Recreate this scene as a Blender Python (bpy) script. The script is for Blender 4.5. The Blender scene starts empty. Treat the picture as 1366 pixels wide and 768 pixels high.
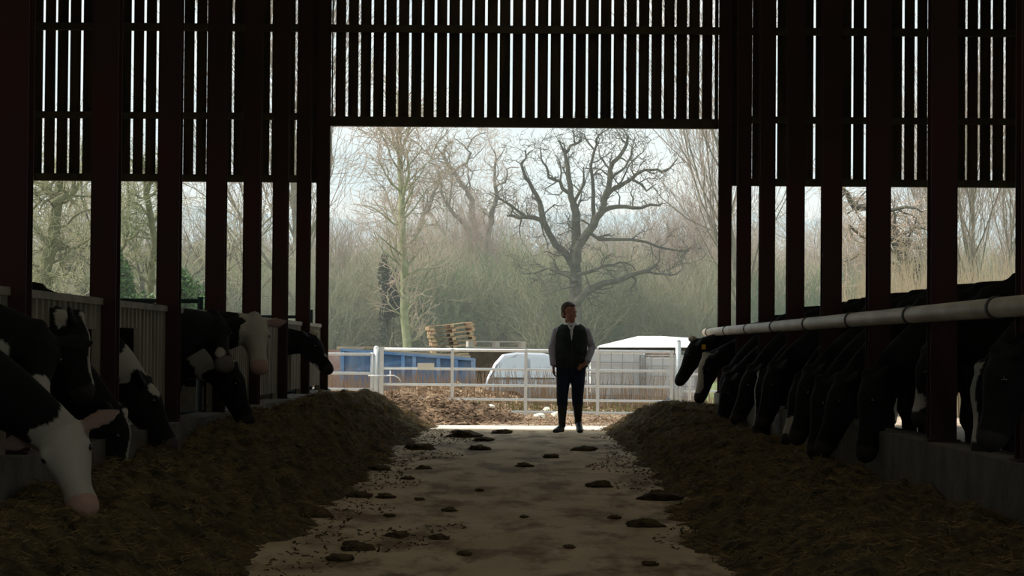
import bpy, math, random
import numpy as np
from mathutils import Vector, Matrix, noise
R = math.radians
C = bpy.context.scene.collection
sc = bpy.context.scene

# ------------------------------------------------------------------ camera, sky, sun, exposure
F, VX, VY, HC, ROLL = 3381.0, 698.0, 464.0, 1.12, R(.45)      # focal length in pixels of 1366x768, horizon point, eye height
cam = bpy.data.objects.new('camera', bpy.data.cameras.new('camera')); C.objects.link(cam)
cam.data.sensor_width = 36.0; cam.data.lens = F/1366*36
cam.data.clip_end = 6000
cam.location = (0, 0, HC)
cam.matrix_world = (Matrix.Translation((0, 0, HC)) @ Matrix.Rotation(math.atan(15/F), 4, 'Z') @
                    Matrix.Rotation(R(90)+math.atan(80/F), 4, 'X') @ Matrix.Rotation(ROLL, 4, 'Z'))
sc.camera = cam
def P(px, py, Y, dz=0):                                        # a pixel of the photograph at distance Y
    dx, dy = px-VX, VY-py
    a, b = dx-ROLL*dy, dy+ROLL*dx
    return Vector((a*Y/F, Y, HC+b*Y/F+dz))

w = bpy.data.worlds.new('sky'); sc.world = w; w.use_nodes = True
nt = w.node_tree; nt.nodes.clear()
def N(nt, t, **k):
    n = nt.nodes.new(t)
    for a, b in k.items(): setattr(n, a, b)
    return n
out = N(nt, 'ShaderNodeOutputWorld'); bg = N(nt, 'ShaderNodeBackground'); tc = N(nt, 'ShaderNodeTexCoord')
mp = N(nt, 'ShaderNodeMapping'); mp.inputs['Scale'].default_value = (1, 1, 3.5)
nz = N(nt, 'ShaderNodeTexNoise'); nz.inputs['Scale'].default_value = 9; nz.inputs['Detail'].default_value = 5
cr = N(nt, 'ShaderNodeValToRGB'); cr.color_ramp.elements[0].position = .38; cr.color_ramp.elements[1].position = .62
cr.color_ramp.elements[0].color = (.60, .73, .80, 1); cr.color_ramp.elements[1].color = (.80, .86, .87, 1)
nt.links.new(tc.outputs['Generated'], mp.inputs[0]); nt.links.new(mp.outputs[0], nz.inputs['Vector'])
nt.links.new(nz.outputs[0], cr.inputs[0]); nt.links.new(cr.outputs[0], bg.inputs[0]); nt.links.new(bg.outputs[0], out.inputs[0])
bg.inputs['Strength'].default_value = 1.2
sl = bpy.data.lights.new('sun', 'SUN'); sun = bpy.data.objects.new('sun', sl); C.objects.link(sun)
sl.energy = 5.0; sl.angle = R(8); sl.color = (1.0, .93, .84)
sun.rotation_euler = (R(-3), R(-42), 0)
sc.view_settings.view_transform = 'Standard'; sc.view_settings.look = 'None'
sc.view_settings.gamma = 1; sc.view_settings.use_curve_mapping = False; sc.view_settings.exposure = 0.0
sc.cycles.max_bounces = 8; sc.cycles.volume_bounces = 4; sc.cycles.diffuse_bounces = 5; sc.cycles.transparent_max_bounces = 8

# ------------------------------------------------------------------ helpers
def mat(name, col, rough=.8, col2=None, scale=6, metal=0, bump=0, bscale=None, stretch=None, detail=6, lo=.35, hi=.65, spec=.3, trans=0):
    m = bpy.data.materials.new(name); m.use_nodes = True; t = m.node_tree; b = t.nodes['Principled BSDF']
    b.inputs['Base Color'].default_value = (*col, 1); b.inputs['Roughness'].default_value = rough
    b.inputs['Metallic'].default_value = metal; b.inputs['Specular IOR Level'].default_value = spec
    b.inputs['Transmission Weight'].default_value = trans
    c = N(t, 'ShaderNodeTexCoord'); mpn = N(t, 'ShaderNodeMapping')
    if stretch: mpn.inputs['Scale'].default_value = stretch
    t.links.new(c.outputs['Object'], mpn.inputs[0])
    if col2:
        n = N(t, 'ShaderNodeTexNoise'); n.inputs['Scale'].default_value = scale; n.inputs['Detail'].default_value = detail
        r = N(t, 'ShaderNodeValToRGB'); e = r.color_ramp.elements
        e[0].position = lo; e[1].position = hi; e[0].color = (*col, 1); e[1].color = (*col2, 1)
        t.links.new(mpn.outputs[0], n.inputs['Vector']); t.links.new(n.outputs[0], r.inputs[0]); t.links.new(r.outputs[0], b.inputs['Base Color'])
    if bump:
        n2 = N(t, 'ShaderNodeTexNoise'); n2.inputs['Scale'].default_value = bscale or scale*3; n2.inputs['Detail'].default_value = 6
        bp = N(t, 'ShaderNodeBump'); bp.inputs['Strength'].default_value = bump; bp.inputs['Distance'].default_value = .03
        t.links.new(mpn.outputs[0], n2.inputs['Vector']); t.links.new(n2.outputs[0], bp.inputs['Height']); t.links.new(bp.outputs[0], b.inputs['Normal'])
    return m
def attr_mat(name, attr, rough=.75, bump=0, bscale=60):
    m = mat(name, (.5, .5, .5), rough, bump=bump, bscale=bscale); t = m.node_tree
    a = N(t, 'ShaderNodeAttribute', attribute_name=attr); t.links.new(a.outputs['Color'], t.nodes['Principled BSDF'].inputs['Base Color'])
    return m

M = dict(
 concrete=mat('passage_concrete', (.46, .33, .18), .85, (.62, .47, .29), 2.2, bump=.5, bscale=14, stretch=(1, .45, 1)),
 apron=mat('apron_concrete', (.68, .62, .52), .9, (.82, .77, .68), 3, bump=.3),
 soil=mat('yard_soil', (.22, .16, .11), .95, (.62, .50, .38), 3.5, bump=.6),
 pen=mat('pen_floor', (.16, .12, .08), .9, (.26, .21, .14), 3, bump=.5),
 field=mat('meadow', (.10, .16, .045), .95, (.22, .24, .09), .05),
 hills=mat('haze_tinted_hill', (.30, .38, .44), 1, (.36, .44, .49), .004),  # blue-grey imitates distance haze, mixed into the base colour
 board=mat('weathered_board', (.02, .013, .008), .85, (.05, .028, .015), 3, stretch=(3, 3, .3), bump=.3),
 timber=mat('dark_timber', (.035, .026, .018), .85, (.06, .045, .03), 4),
 roof=mat('fibre_cement_roof', (.05, .05, .045), .9, (.08, .08, .07), 2),
 oxide=mat('red_oxide_steel', (.042, .0075, .0035), .7, (.018, .007, .004), 2.0, stretch=(1, 1, .35), bump=.15),
 galv=mat('galvanised_steel', (.50, .53, .52), .42, (.62, .66, .66), 8, metal=.35),
 pipe=mat('galvanised_pipe', (.30, .24, .17), .5, (.46, .39, .29), 5, metal=.0, stretch=(1, .3, 1), bump=.08),
 clamp=mat('dark_clamp', (.05, .045, .04), .6),
 sheet=mat('grey_box_sheet', (.15, .12, .075), .7, (.23, .20, .135), 2.5, bump=.1, stretch=(1, 1, .5)),
 gate=mat('grey_gate_paint', (.78, .82, .82), .4, (.86, .88, .87), 10),
 darkgate=mat('dark_pen_gate_paint', (.02, .035, .03), .6),
 kerb=mat('kerb_concrete', (.07, .055, .036), .9, (.12, .098, .068), 4, bump=.5),
 sil=mat('maize_silage', (.035, .025, .008), .95, (.15, .10, .034), 9, bump=1.0, bscale=45, detail=10),
 straw=mat('silage_strands', (.05, .034, .012), .9, (.26, .165, .06), 7),
 clump=mat('silage_clump', (.04, .027, .012), .95, (.14, .09, .035), 12, bump=1, bscale=40),
 leafpale=mat('tan_silage_clump', (.16, .085, .03), .95, (.26, .15, .06), 12, bump=1, bscale=40),
 bark=mat('oak_bark', (.07, .062, .048), .95, (.13, .12, .09), 3, bump=.4),
 barkpale=mat('pale_bark', (.17, .15, .115), .95, (.26, .235, .18), 3),
 barkmoss=mat('mossy_bark', (.12, .125, .05), .95, (.21, .20, .11), 3.5, bump=.5, bscale=12),
 twig=mat('brown_twigs', (.32, .26, .19), .95, (.46, .38, .29), .8),
 twigpink=mat('pinkish_twigs', (.34, .25, .20), .95, (.42, .32, .26), .8),
 twigolive=mat('olive_twigs', (.30, .29, .16), .95, (.44, .41, .25), .5),
 twiggreen=mat('green_grey_scrub', (.21, .23, .14), .95, (.33, .32, .21), .5),
 barkpoplar=mat('poplar_bark', (.24, .25, .13), .95, (.36, .36, .22), 3, bump=.4),
 ivy=mat('evergreen_leaf', (.035, .09, .02), .6, (.10, .20, .05), 3),
 reed=mat('dry_reed', (.42, .35, .24), .95, (.56, .48, .34), 2),
 deadweed=mat('dead_weed_stalk', (.30, .20, .13), .95, (.42, .32, .22), 5),
 grass=mat('rough_grass', (.10, .15, .035), .95, (.26, .27, .09), 2),
 blue=mat('blue_skip_paint', (.12, .26, .50), .6, (.26, .38, .55), 2.5, stretch=(1, 1, .4)),
 plank=mat('sawn_plank', (.48, .36, .22), .85, (.62, .50, .34), 4, stretch=(.4, 2, 2)),
 pallet=mat('pallet_wood', (.15, .09, .055), .9, (.56, .38, .24), 5, lo=.42, hi=.58),
 palletgrey=mat('grey_pallet_wood', (.38, .36, .30), .9, (.50, .47, .40), 3),
 carpaint=mat('silver_car_paint', (.50, .53, .56), .3, metal=.3, spec=.5),
 glass=mat('car_glass', (.42, .47, .50), .08, spec=.8, metal=.2),
 tyre=mat('tyre', (.015, .015, .015), .9),
 white=mat('white_roof_sheet', (.78, .76, .72), .6, (.84, .83, .80), 2),
 tank=mat('white_tank_plastic', (.80, .82, .82), .5),
 cage=mat('tank_cage_tube', (.45, .46, .46), .5),
 rust=mat('rusty_post', (.32, .17, .12), .85, (.42, .32, .27), 5),
 signw=mat('cream_sign', (.93, .91, .78), .6),
 skin=mat('skin', (.32, .13, .085), .6, (.38, .17, .11), 20),
 hair=mat('brown_grey_hair', (.055, .03, .02), .8, (.09, .055, .04), 60),
 shirt=mat('pale_lilac_shirt', (.42, .38, .45), .8, (.50, .46, .52), 8, bump=.3, bscale=12),
 collar=mat('white_collar', (.75, .72, .68), .8),
 gilet=mat('dark_green_gilet', (.018, .024, .018), .8, (.028, .036, .028), 10, bump=.4, bscale=14),
 trouser=mat('navy_trousers', (.010, .016, .035), .85, (.016, .024, .048), 8, bump=.3, bscale=12),
 boot=mat('dark_rubber_boot', (.02, .024, .022), .5, spec=.3),
 eye=mat('dark_eye', (.01, .008, .006), .15, spec=.6),
 eyew=mat('eye_white', (.6, .57, .52), .3),
 tag=mat('yellow_ear_tag', (.75, .42, .02), .5),
 cow=attr_mat('cattle_coat', 'coat', .8, bump=.15),
)
M['cow'].node_tree.nodes['Principled BSDF'].inputs['Specular IOR Level'].default_value = .12
for k_, c0, c1 in (('twig', (.27, .21, .15), (.52, .40, .32)), ('twigolive', (.25, .28, .14), (.52, .44, .30)), ('twiggreen', (.13, .19, .10), (.40, .34, .23))):   # every bush its own tint
    t = M[k_].node_tree; r_ = [n for n in t.nodes if n.type == 'VALTORGB'][0]; r_.color_ramp.elements[0].color = (*c0, 1); r_.color_ramp.elements[1].color = (*c1, 1)
    r_.color_ramp.elements[0].position = .25; r_.color_ramp.elements[1].position = .8
    sck = r_.inputs[0].links[0].from_socket; oi = N(t, 'ShaderNodeObjectInfo'); ma = N(t, 'ShaderNodeMath', operation='MULTIPLY_ADD'); ma.inputs[1].default_value = .8; mb_ = N(t, 'ShaderNodeMath', operation='SUBTRACT'); mb_.inputs[1].default_value = .4
    t.links.new(oi.outputs['Random'], ma.inputs[0]); t.links.new(sck, ma.inputs[2]); t.links.new(ma.outputs[0], mb_.inputs[0]); t.links.new(mb_.outputs[0], r_.inputs[0])

t = M['concrete'].node_tree; bsdf = t.nodes['Principled BSDF']; src = bsdf.inputs['Base Color'].links[0].from_socket       # trodden brown smears
tcn, mpn = N(t, 'ShaderNodeTexCoord'), N(t, 'ShaderNodeMapping'); mpn.inputs['Scale'].default_value = (1.5, .42, 1); nn, rr_, mx = N(t, 'ShaderNodeTexNoise'), N(t, 'ShaderNodeValToRGB'), N(t, 'ShaderNodeMixRGB')
nn.inputs['Scale'].default_value = 1.6; nn.inputs['Detail'].default_value = 9; nn.inputs['Roughness'].default_value = .68; rr_.color_ramp.elements[0].position = .48; rr_.color_ramp.elements[1].position = .60
t.links.new(tcn.outputs['Object'], mpn.inputs[0]); t.links.new(mpn.outputs[0], nn.inputs['Vector']); t.links.new(nn.outputs[0], rr_.inputs[0]); t.links.new(rr_.outputs[0], mx.inputs[0]); t.links.new(src, mx.inputs[1]); mx.inputs[2].default_value = (.20, .125, .06, 1); t.links.new(mx.outputs[0], bsdf.inputs['Base Color'])

def mesh_obj(name, V, Fc, m, parent=None, smooth=False):
    me = bpy.data.meshes.new(name); me.from_pydata([tuple(v) for v in V], [], Fc); me.update()
    if smooth: me.shade_smooth()
    if m: me.materials.append(m)
    o = bpy.data.objects.new(name, me); C.objects.link(o)
    if parent: o.parent = parent
    return o
def tag(o, label=None, cat=None, group=None, kind=None):
    if label: o['label'] = label
    if cat: o['category'] = cat
    if group: o['group'] = group
    if kind: o['kind'] = kind
    return o
def empty(name, loc, rz=0, rx=0, ry=0):
    o = bpy.data.objects.new(name, None); C.objects.link(o); o.location = loc; o.rotation_euler = (rx, ry, rz); o.empty_display_size = .2
    return o
def copy_tree(o, parent=None):
    c = o.copy(); C.objects.link(c)
    if parent: c.parent = parent; c.matrix_parent_inverse = o.matrix_parent_inverse.copy()
    for ch in [x for x in C.objects if x.parent == o]: copy_tree(ch, c)
    return c
class MB:
    def __init__(s): s.v, s.f = [], []
    def box(s, x0, x1, y0, y1, z0, z1):
        b = len(s.v)
        s.v += [Vector(p) for p in ((x0,y0,z0),(x1,y0,z0),(x1,y1,z0),(x0,y1,z0),(x0,y0,z1),(x1,y0,z1),(x1,y1,z1),(x0,y1,z1))]
        s.f += [tuple(b+i for i in q) for q in ((0,3,2,1),(4,5,6,7),(0,1,5,4),(1,2,6,5),(2,3,7,6),(3,0,4,7))]
        return s
    def beam(s, a, b, wd, h):                                   # rectangular bar from a to b
        a, b = Vector(a), Vector(b); t = (b-a).normalized(); up = Vector((0,0,1)) if abs(t.z) < .9 else Vector((0,1,0))
        sd = t.cross(up).normalized(); up = sd.cross(t); k = len(s.v)
        for p in (a, b):
            for i, j in ((-1,-1),(1,-1),(1,1),(-1,1)): s.v.append(p+sd*i*wd/2+up*j*h/2)
        s.f += [tuple(k+i for i in q) for q in ((0,3,2,1),(4,5,6,7),(0,1,5,4),(1,2,6,5),(2,3,7,6),(3,0,4,7))]
        return s
    def tube(s, pts, r, n=8, caps=True):
        pts = [Vector(p) for p in pts]; rr = r if isinstance(r, (list, tuple)) else [r]*len(pts); k0 = len(s.v); prev = None
        for i, p in enumerate(pts):
            t = (pts[min(i+1, len(pts)-1)]-pts[max(i-1, 0)]).normalized()
            u = (prev - t*prev.dot(t)) if prev else (Vector((0,0,1)) if abs(t.z) < .9 else Vector((1,0,0))).cross(t)
            u.normalize(); prev = u; v = t.cross(u)
            for j in range(n):
                a = 2*math.pi*j/n; s.v.append(p+(u*math.cos(a)+v*math.sin(a))*rr[i])
        for i in range(len(pts)-1):
            for j in range(n):
                a, b = k0+i*n+j, k0+i*n+(j+1) % n; s.f.append((a, b, b+n, a+n))
        if caps: s.f += [tuple(range(k0+n-1, k0-1, -1)), tuple(range(k0+(len(pts)-1)*n, k0+len(pts)*n))]
        return s
    def loft(s, st, side=(0,1,0), n=14):                        # st: (centre, half width along side, half height); rounded caps
        side = Vector(side); pts = [Vector(a[0]) for a in st]; k0 = len(s.v)
        for i, (c, rw, rh) in enumerate(st):
            t = (pts[min(i+1, len(pts)-1)]-pts[max(i-1, 0)]).normalized()
            sd = (side-t*side.dot(t)).normalized(); up = sd.cross(t)
            for j in range(n):
                a = 2*math.pi*j/n; s.v.append(Vector(c)+sd*math.cos(a)*rw+up*math.sin(a)*rh)
        for i in range(len(st)-1):
            for j in range(n):
                a, b = k0+i*n+j, k0+i*n+(j+1) % n; s.f.append((a, b, b+n, a+n))
        for e, q in ((0, 1), (len(st)-1, len(st)-2)):
            tip = len(s.v); d = (pts[e]-pts[q]).normalized(); s.v.append(pts[e]+d*min(st[e][1], st[e][2])*.55)
            for j in range(n):
                a, b = k0+e*n+j, k0+e*n+(j+1) % n; s.f.append((b, a, tip) if e == 0 else (a, b, tip))
        return s
    def ball(s, c, r, n=10):
        c = Vector(c); r = Vector(r) if not isinstance(r, (int, float)) else Vector((r, r, r)); k0 = len(s.v)
        for i in range(1, n):
            for j in range(2*n):
                a, b = math.pi*i/n, math.pi*j/n
                s.v.append(c+Vector((r.x*math.sin(a)*math.cos(b), r.y*math.sin(a)*math.sin(b), r.z*math.cos(a))))
        for i in range(n-2):
            for j in range(2*n):
                a, b = k0+i*2*n+j, k0+i*2*n+(j+1) % (2*n); s.f.append((a, a+2*n, b+2*n, b))
        t, b = len(s.v), len(s.v)+1; s.v += [c+Vector((0,0,r.z)), c-Vector((0,0,r.z))]
        for j in range(2*n):
            s.f.append((t, k0+j, k0+(j+1) % (2*n))); q = k0+(n-2)*2*n; s.f.append((b, q+(j+1) % (2*n), q+j))
        return s
    def build(s, name, m, parent=None, smooth=False): return mesh_obj(name, s.v, s.f, m, parent, smooth)
    def fused(s, name, m, parent=None, voxel=.02, it=4):        # one continuous skin
        o = mesh_obj(name, s.v, s.f, None)
        md = o.modifiers.new('r', 'REMESH'); md.mode = 'VOXEL'; md.voxel_size = voxel
        sm = o.modifiers.new('s', 'SMOOTH'); sm.iterations = it; sm.factor = .6
        dg = bpy.context.evaluated_depsgraph_get(); me = bpy.data.meshes.new_from_object(o.evaluated_get(dg))
        old = o.data; o.modifiers.clear(); o.data = me; bpy.data.meshes.remove(old); me.name = name; me.materials.clear(); me.materials.append(m)
        me.shade_smooth()
        if parent: o.parent = parent
        return o

# ------------------------------------------------------------------ the building
D = 34.65; A = 2.75; COLY = [13.6+3*k-.0 for k in range(-5, 8)]
mb = MB(); mb.box(-2.9, 2.9, -6, D+.35, -.2, 0); tag(mb.build('floor', M['concrete']), kind='structure')
for sx, nm in ((-1, 'left'), (1, 'right')):
    mb = MB(); mb.box(*sorted((sx*2.9, sx*11.4)), -6, D+.3, -.2, .10 if sx > 0 else .06); tag(mb.build('pen_floor_'+nm, M['pen']), 'earth coloured pen floor behind the %s feed kerb' % nm, kind='structure')
mb = MB()
zs = lambda X: 8.4-abs(X)/11.2*3.2
for sx in (-1, 1):
    k = len(mb.v); xr = sx*.45
    mb.v += [Vector(p) for p in ((xr, -7, zs(.45)), (sx*11.8, -7, zs(11.8)), (sx*11.8, D+.8, zs(11.8)), (xr, D+.8, zs(.45)))]
    mb.v += [v+Vector((0, 0, .12)) for v in mb.v[k:k+4]]
    mb.f += [tuple(k+i for i in q) for q in ((0,1,2,3),(7,6,5,4),(0,4,5,1),(1,5,6,2),(2,6,7,3),(3,7,4,0))]
m_ = bpy.data.materials.new('translucent_ridge_sheet'); m_.use_nodes = True; t = m_.node_tree; t.nodes.clear()
mo, tr, df, mx_ = N(t, 'ShaderNodeOutputMaterial'), N(t, 'ShaderNodeBsdfTranslucent'), N(t, 'ShaderNodeBsdfDiffuse'), N(t, 'ShaderNodeMixShader')
tr.inputs[0].default_value = (.85, .80, .68, 1); df.inputs[0].default_value = (.6, .58, .5, 1); mx_.inputs[0].default_value = .25
t.links.new(tr.outputs[0], mx_.inputs[1]); t.links.new(df.outputs[0], mx_.inputs[2]); t.links.new(mx_.outputs[0], mo.inputs[0])
zr = zs(.45)+.12
tag(mesh_obj('roof_ridge_light', [(-.5, -7, zr), (0, -7, zr+.13), (.5, -7, zr), (-.5, D+.8, zr), (0, D+.8, zr+.13), (.5, D+.8, zr)], [(0, 1, 4, 3), (1, 2, 5, 4)], m_), kind='structure')
tag(mb.build('roof', M['roof']), kind='structure')
# spaced boards of the far gable
def boards(x0, x1, zb, name, Y=D+.2, pitch=.1742, gap=.031, off=0.0):
    mb = MB(); rnd = random.Random(5); i0 = math.floor(x0/pitch)-1
    for i in range(i0, int(x1/pitch)+2):
        a, b = i*pitch+off, (i+1)*pitch-gap+off
        a, b = max(a, x0), min(b, x1)
        if b-a < .02: continue
        y = Y+rnd.uniform(-.004, .004); a += rnd.uniform(-.004, .004); zt = zs(max(abs(a), abs(b)))-.02
        mb.box(a, b, y, y+.022, zb, zt)
    return tag(mb.build(name, M['board']), kind='structure')
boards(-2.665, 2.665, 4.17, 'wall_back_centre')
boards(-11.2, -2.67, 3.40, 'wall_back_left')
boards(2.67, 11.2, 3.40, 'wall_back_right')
mb = MB()
for z in (5.50, 6.7): mb.box(-11.2, 11.2, D+.10, D+.2, z-.05, z+.05)
for z in (4.22,): mb.box(-2.66, 2.66, D+.06, D+.2, z-.07, z+.06)
for s in (-1, 1):
    mb.box(*sorted((s*2.8, s*11.2)), D+.10, D+.2, 4.28-.045, 4.28+.045); mb.box(*sorted((s*2.8, s*11.2)), D+.08, D+.2, 3.37, 3.47)
tag(mb.build('trim_back', M['timber']), kind='structure')
# side walls: low concrete, open middle, boards above
for sx, nm in ((-1, 'left'), (1, 'right')):
    mb = MB(); mb.box(*sorted((sx*11.2, sx*11.35)), -6, D+.3, 0, 1.0)
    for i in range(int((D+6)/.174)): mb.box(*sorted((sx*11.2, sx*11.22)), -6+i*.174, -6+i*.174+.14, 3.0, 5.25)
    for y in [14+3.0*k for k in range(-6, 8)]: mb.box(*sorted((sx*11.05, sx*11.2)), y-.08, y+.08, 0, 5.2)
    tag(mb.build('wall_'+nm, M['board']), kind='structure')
tag(MB().box(-11.2, -2.95, D+.1, D+.24, 0, 1.15).build('wall_back_low', M['kerb']), kind='structure')
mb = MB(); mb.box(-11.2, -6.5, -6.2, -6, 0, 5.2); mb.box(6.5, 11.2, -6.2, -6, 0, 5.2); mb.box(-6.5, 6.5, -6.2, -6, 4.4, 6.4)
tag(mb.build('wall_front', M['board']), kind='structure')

# ------------------------------------------------------------------ stanchion columns (rolled steel, flanges and web)
def column_mesh():
    mb = MB(); h = .086; t = .012
    mb.box(-h, h, -h, -h+t, .0, 7.0); mb.box(-h, h, h-t, h, 0, 7.0); mb.box(-.006, .006, -h+t, h-t, 0, 7.0)
    mb.box(-h*1.25, h*1.25, -h*1.2, h*1.2, 0, .015)
    return mb
proto = None
ordn = ['nearest', 'second nearest', 'third nearest', 'fourth nearest', 'fifth nearest', 'sixth nearest', 'seventh nearest', 'farthest']
for sx, sd in ((-1, 'left'), (1, 'right')):
    for y in COLY:
        if y < 13: 
            continue
        k = round((y-13.6)/3)
        if proto is None: o = proto = column_mesh().build('steel_column', M['oxide'])
        else: o = proto.copy(); C.objects.link(o)
        o.location = (sx*A, y+.05, .53)
        tag(o, 'dark red steel column standing on the feed kerb, %s of the %s row' % (ordn[k], sd), 'column', 'steel columns of the %s row' % sd)
# kerbs
for sx, nm in ((-1, 'left'), (1, 'right')):
    mb = MB(); mb.box(*sorted((sx*2.62, sx*2.89)), 5, D+.05, 0, .53)
    tag(mb.build('feed_kerb', M['kerb']), 'low concrete feed kerb under the %s row of columns' % nm, 'kerb')

# feed rail on the right with collars
root = empty('feed_rail', (2.55, 12, 1.357)); tag(root, 'long grey metal pipe rail along the front of the right columns', 'rail')
MB().tube([(0, -3, 0), (0, 4, 0), (0, 10, 0), (0, 17, 0), (0, 23.3, 0)], .055, 20).build('pipe', M['pipe'], root, True)
for k in range(8):
    y = 13.6+3*k+.05-12
    m_ = MB(); m_.tube([(0, y-.035, 0), (0, y+.035, 0)], .064, 20); m_.build('collar', M['clamp'], root, True)
    MB().box(.05, .114, y-.03, y+.03, -.05, .05).build('bracket', M['clamp'], root)

# box profile sheets of the left barrier; gaps let the heads through
def sheet(y0, y1, gaps, zt=1.41, zb=.60, lab=''):
    root = empty('barrier_panel', (-2.79, y0, .53)); tag(root, lab, 'barrier panel', 'grey sheet panels between the left columns')
    mb = MB(); y = 0; L = y1-y0; p = .18
    prof = []
    while y < L: prof += [(y, 0), (y+.05, 0), (y+.065, .03), (y+.125, .03), (y+.14, 0)]; y += p
    prof = [q for q in prof if q[0] < L]+[(L, 0)]
    for (a, da), (b, db) in zip(prof, prof[1:]):
        mid = y0+(a+b)/2; z0 = zb-.53
        
        for g0, g1, gt in gaps:
            if g0 < mid < g1: z0 = gt-.53
        k = len(mb.v); xa, xb = da, db
        mb.v += [Vector(q) for q in ((xa,a,z0),(xb,b,z0),(xb,b,zt-.53),(xa,a,zt-.53),(xa-.004,a,z0),(xb-.004,b,z0),(xb-.004,b,zt-.53),(xa-.004,a,zt-.53))]
        mb.f += [tuple(k+i for i in q) for q in ((0,1,2,3),(7,6,5,4),(0,4,5,1),(3,2,6,7),(0,3,7,4),(1,5,6,2))]
    mb.build('corrugated_sheet', M['sheet'], root)
    MB().box(-.02, .045, 0, L, zt-.56, zt-.53+.015).build('top_rail', M['sheet'], root)
    for ye in (0, L-.05): MB().box(-.02, .03, ye, ye+.05, 0, zt-.55).build('end_frame', M['sheet'], root)
gapsL = [(11.2, 13.35, 1.36), (14.3, 16.4, 1.22), (17.15, 18.2, 1.24), (20.05, 22.4, 1.36), (29.2, 30.2, 1.30)]
for k in range(-1, 7):
    y0 = 13.6+3*k+.05+.09; sheet(y0, y0+2.82, gapsL, lab='grey corrugated barrier panel before the %s column of the left row' % (ordn[k+1]))

# pen gates seen over the left barrier
g = empty('pen_gate', (-7.2, 25.1, 0)); tag(g, 'dark tubular pen gate crossing the left pen behind the second gap between columns', 'gate')
for z in (.45, .8, 1.15, 1.56): MB().tube([(0, 0, z), (4.0, 0, z)], .022, 8).build('rail', M['darkgate'], g)
for x, r in ((4.0, .03), (0, .03), (2, .02)): MB().tube([(x, 0, .06), (x, 0, 1.60)], r, 8).build('upright', M['darkgate'], g)
g = empty('pen_gate', (-3.62, 34.4, 0)); tag(g, 'small dark tubular hurdle beside the farthest left column', 'gate')
for z in (.5, .9, 1.2, 1.52): MB().tube([(0, 0, z), (.74, 0, z)], .022, 8).build('rail', M['darkgate'], g)
for x in (.74, 0): MB().tube([(x, 0, .06), (x, 0, 1.62)], .03, 8).build('upright', M['darkgate'], g)

# ------------------------------------------------------------------ ground outside
def heightfield(name, x0, x1, y0, y1, dx, dy, h, m, parent=None):
    xs = np.arange(x0, x1+dx*.5, dx); ys = np.arange(y0, y1+dy*.5, dy); V = []; Fc = []; n = len(xs)
    for y in ys:
        for x in xs: V.append((x, y, h(x, y)))
    for j in range(len(ys)-1):
        for i in range(n-1): a = j*n+i; Fc.append((a, a+1, a+1+n, a+n))
    return mesh_obj(name, V, Fc, m, parent, True)
ss = lambda a, b, x: (lambda t: t*t*(3-2*t))(min(1, max(0, (x-a)/(b-a))))
def gz(x, y): return -.45*ss(43, 56, y)
mb = MB(); mb.box(-3.6, 4.6, D+.35, 36.6, -.2, -.0); tag(mb.build('apron_slab', M['apron']), 'pale concrete apron just outside the doorway', kind='structure')
def yard_h(x, y):
    return gz(x, y)-.02+.05*noise.fractal((x*.9, y*.9, 1), 1, 2, 4)*ss(36.4, 37.5, y)-.03*(1-ss(36.4, 37.4, y))
tag(heightfield('yard_ground', -14, 14, 36.55, 62, .22, .25, yard_h, M['soil']), kind='structure')
mb = MB(); k = 0
V = [(-400, 61.8, -.45), (400, 61.8, -.45), (400, 1500, -.45), (-400, 1500, -.45)]
tag(mesh_obj('field_ground', V, [(0, 1, 2, 3)], M['field']), kind='structure')
V = [(-200, -60, -.25), (-11.3, -60, -.25), (-11.3, 36.5, -.25), (-200, 36.5, -.25), (200, -60, -.25), (11.3, -60, -.25), (11.3, 36.5, -.25), (200, 36.5, -.25),
     (-11.3, -60, -.25), (11.3, -60, -.25), (11.3, -6, -.25), (-11.3, -6, -.25), (-200, 36.5, -.25), (-13.9, 36.5, -.25), (-13.9, 62, -.45), (-200, 62, -.45),
     (200, 36.5, -.25), (13.9, 36.5, -.25), (13.9, 62, -.45), (200, 62, -.45), (-14, 34.9, -.06), (-3.6, 34.9, -.06), (-3.6, 36.7, -.06), (-14, 36.7, -.06), (4.6, 34.9, -.06), (14, 34.9, -.06), (14, 36.7, -.06), (4.6, 36.7, -.06)]
tag(mesh_obj('verge_ground', V, [(0,1,2,3), (5,4,7,6), (8,9,10,11), (12,13,14,15), (17,16,19,18), (20,21,22,23), (24,25,26,27)], M['grass']), kind='structure')
# distant hill, aerial haze painted into its blue-grey colour
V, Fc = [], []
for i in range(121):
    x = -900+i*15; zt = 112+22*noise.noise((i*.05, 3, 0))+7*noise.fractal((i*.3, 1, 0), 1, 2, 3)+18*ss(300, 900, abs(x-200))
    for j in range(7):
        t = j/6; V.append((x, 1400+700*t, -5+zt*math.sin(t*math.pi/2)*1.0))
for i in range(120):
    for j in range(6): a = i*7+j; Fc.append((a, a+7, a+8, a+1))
tag(mesh_obj('hill', V, Fc, M['hills'], smooth=True), kind='structure')

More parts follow.
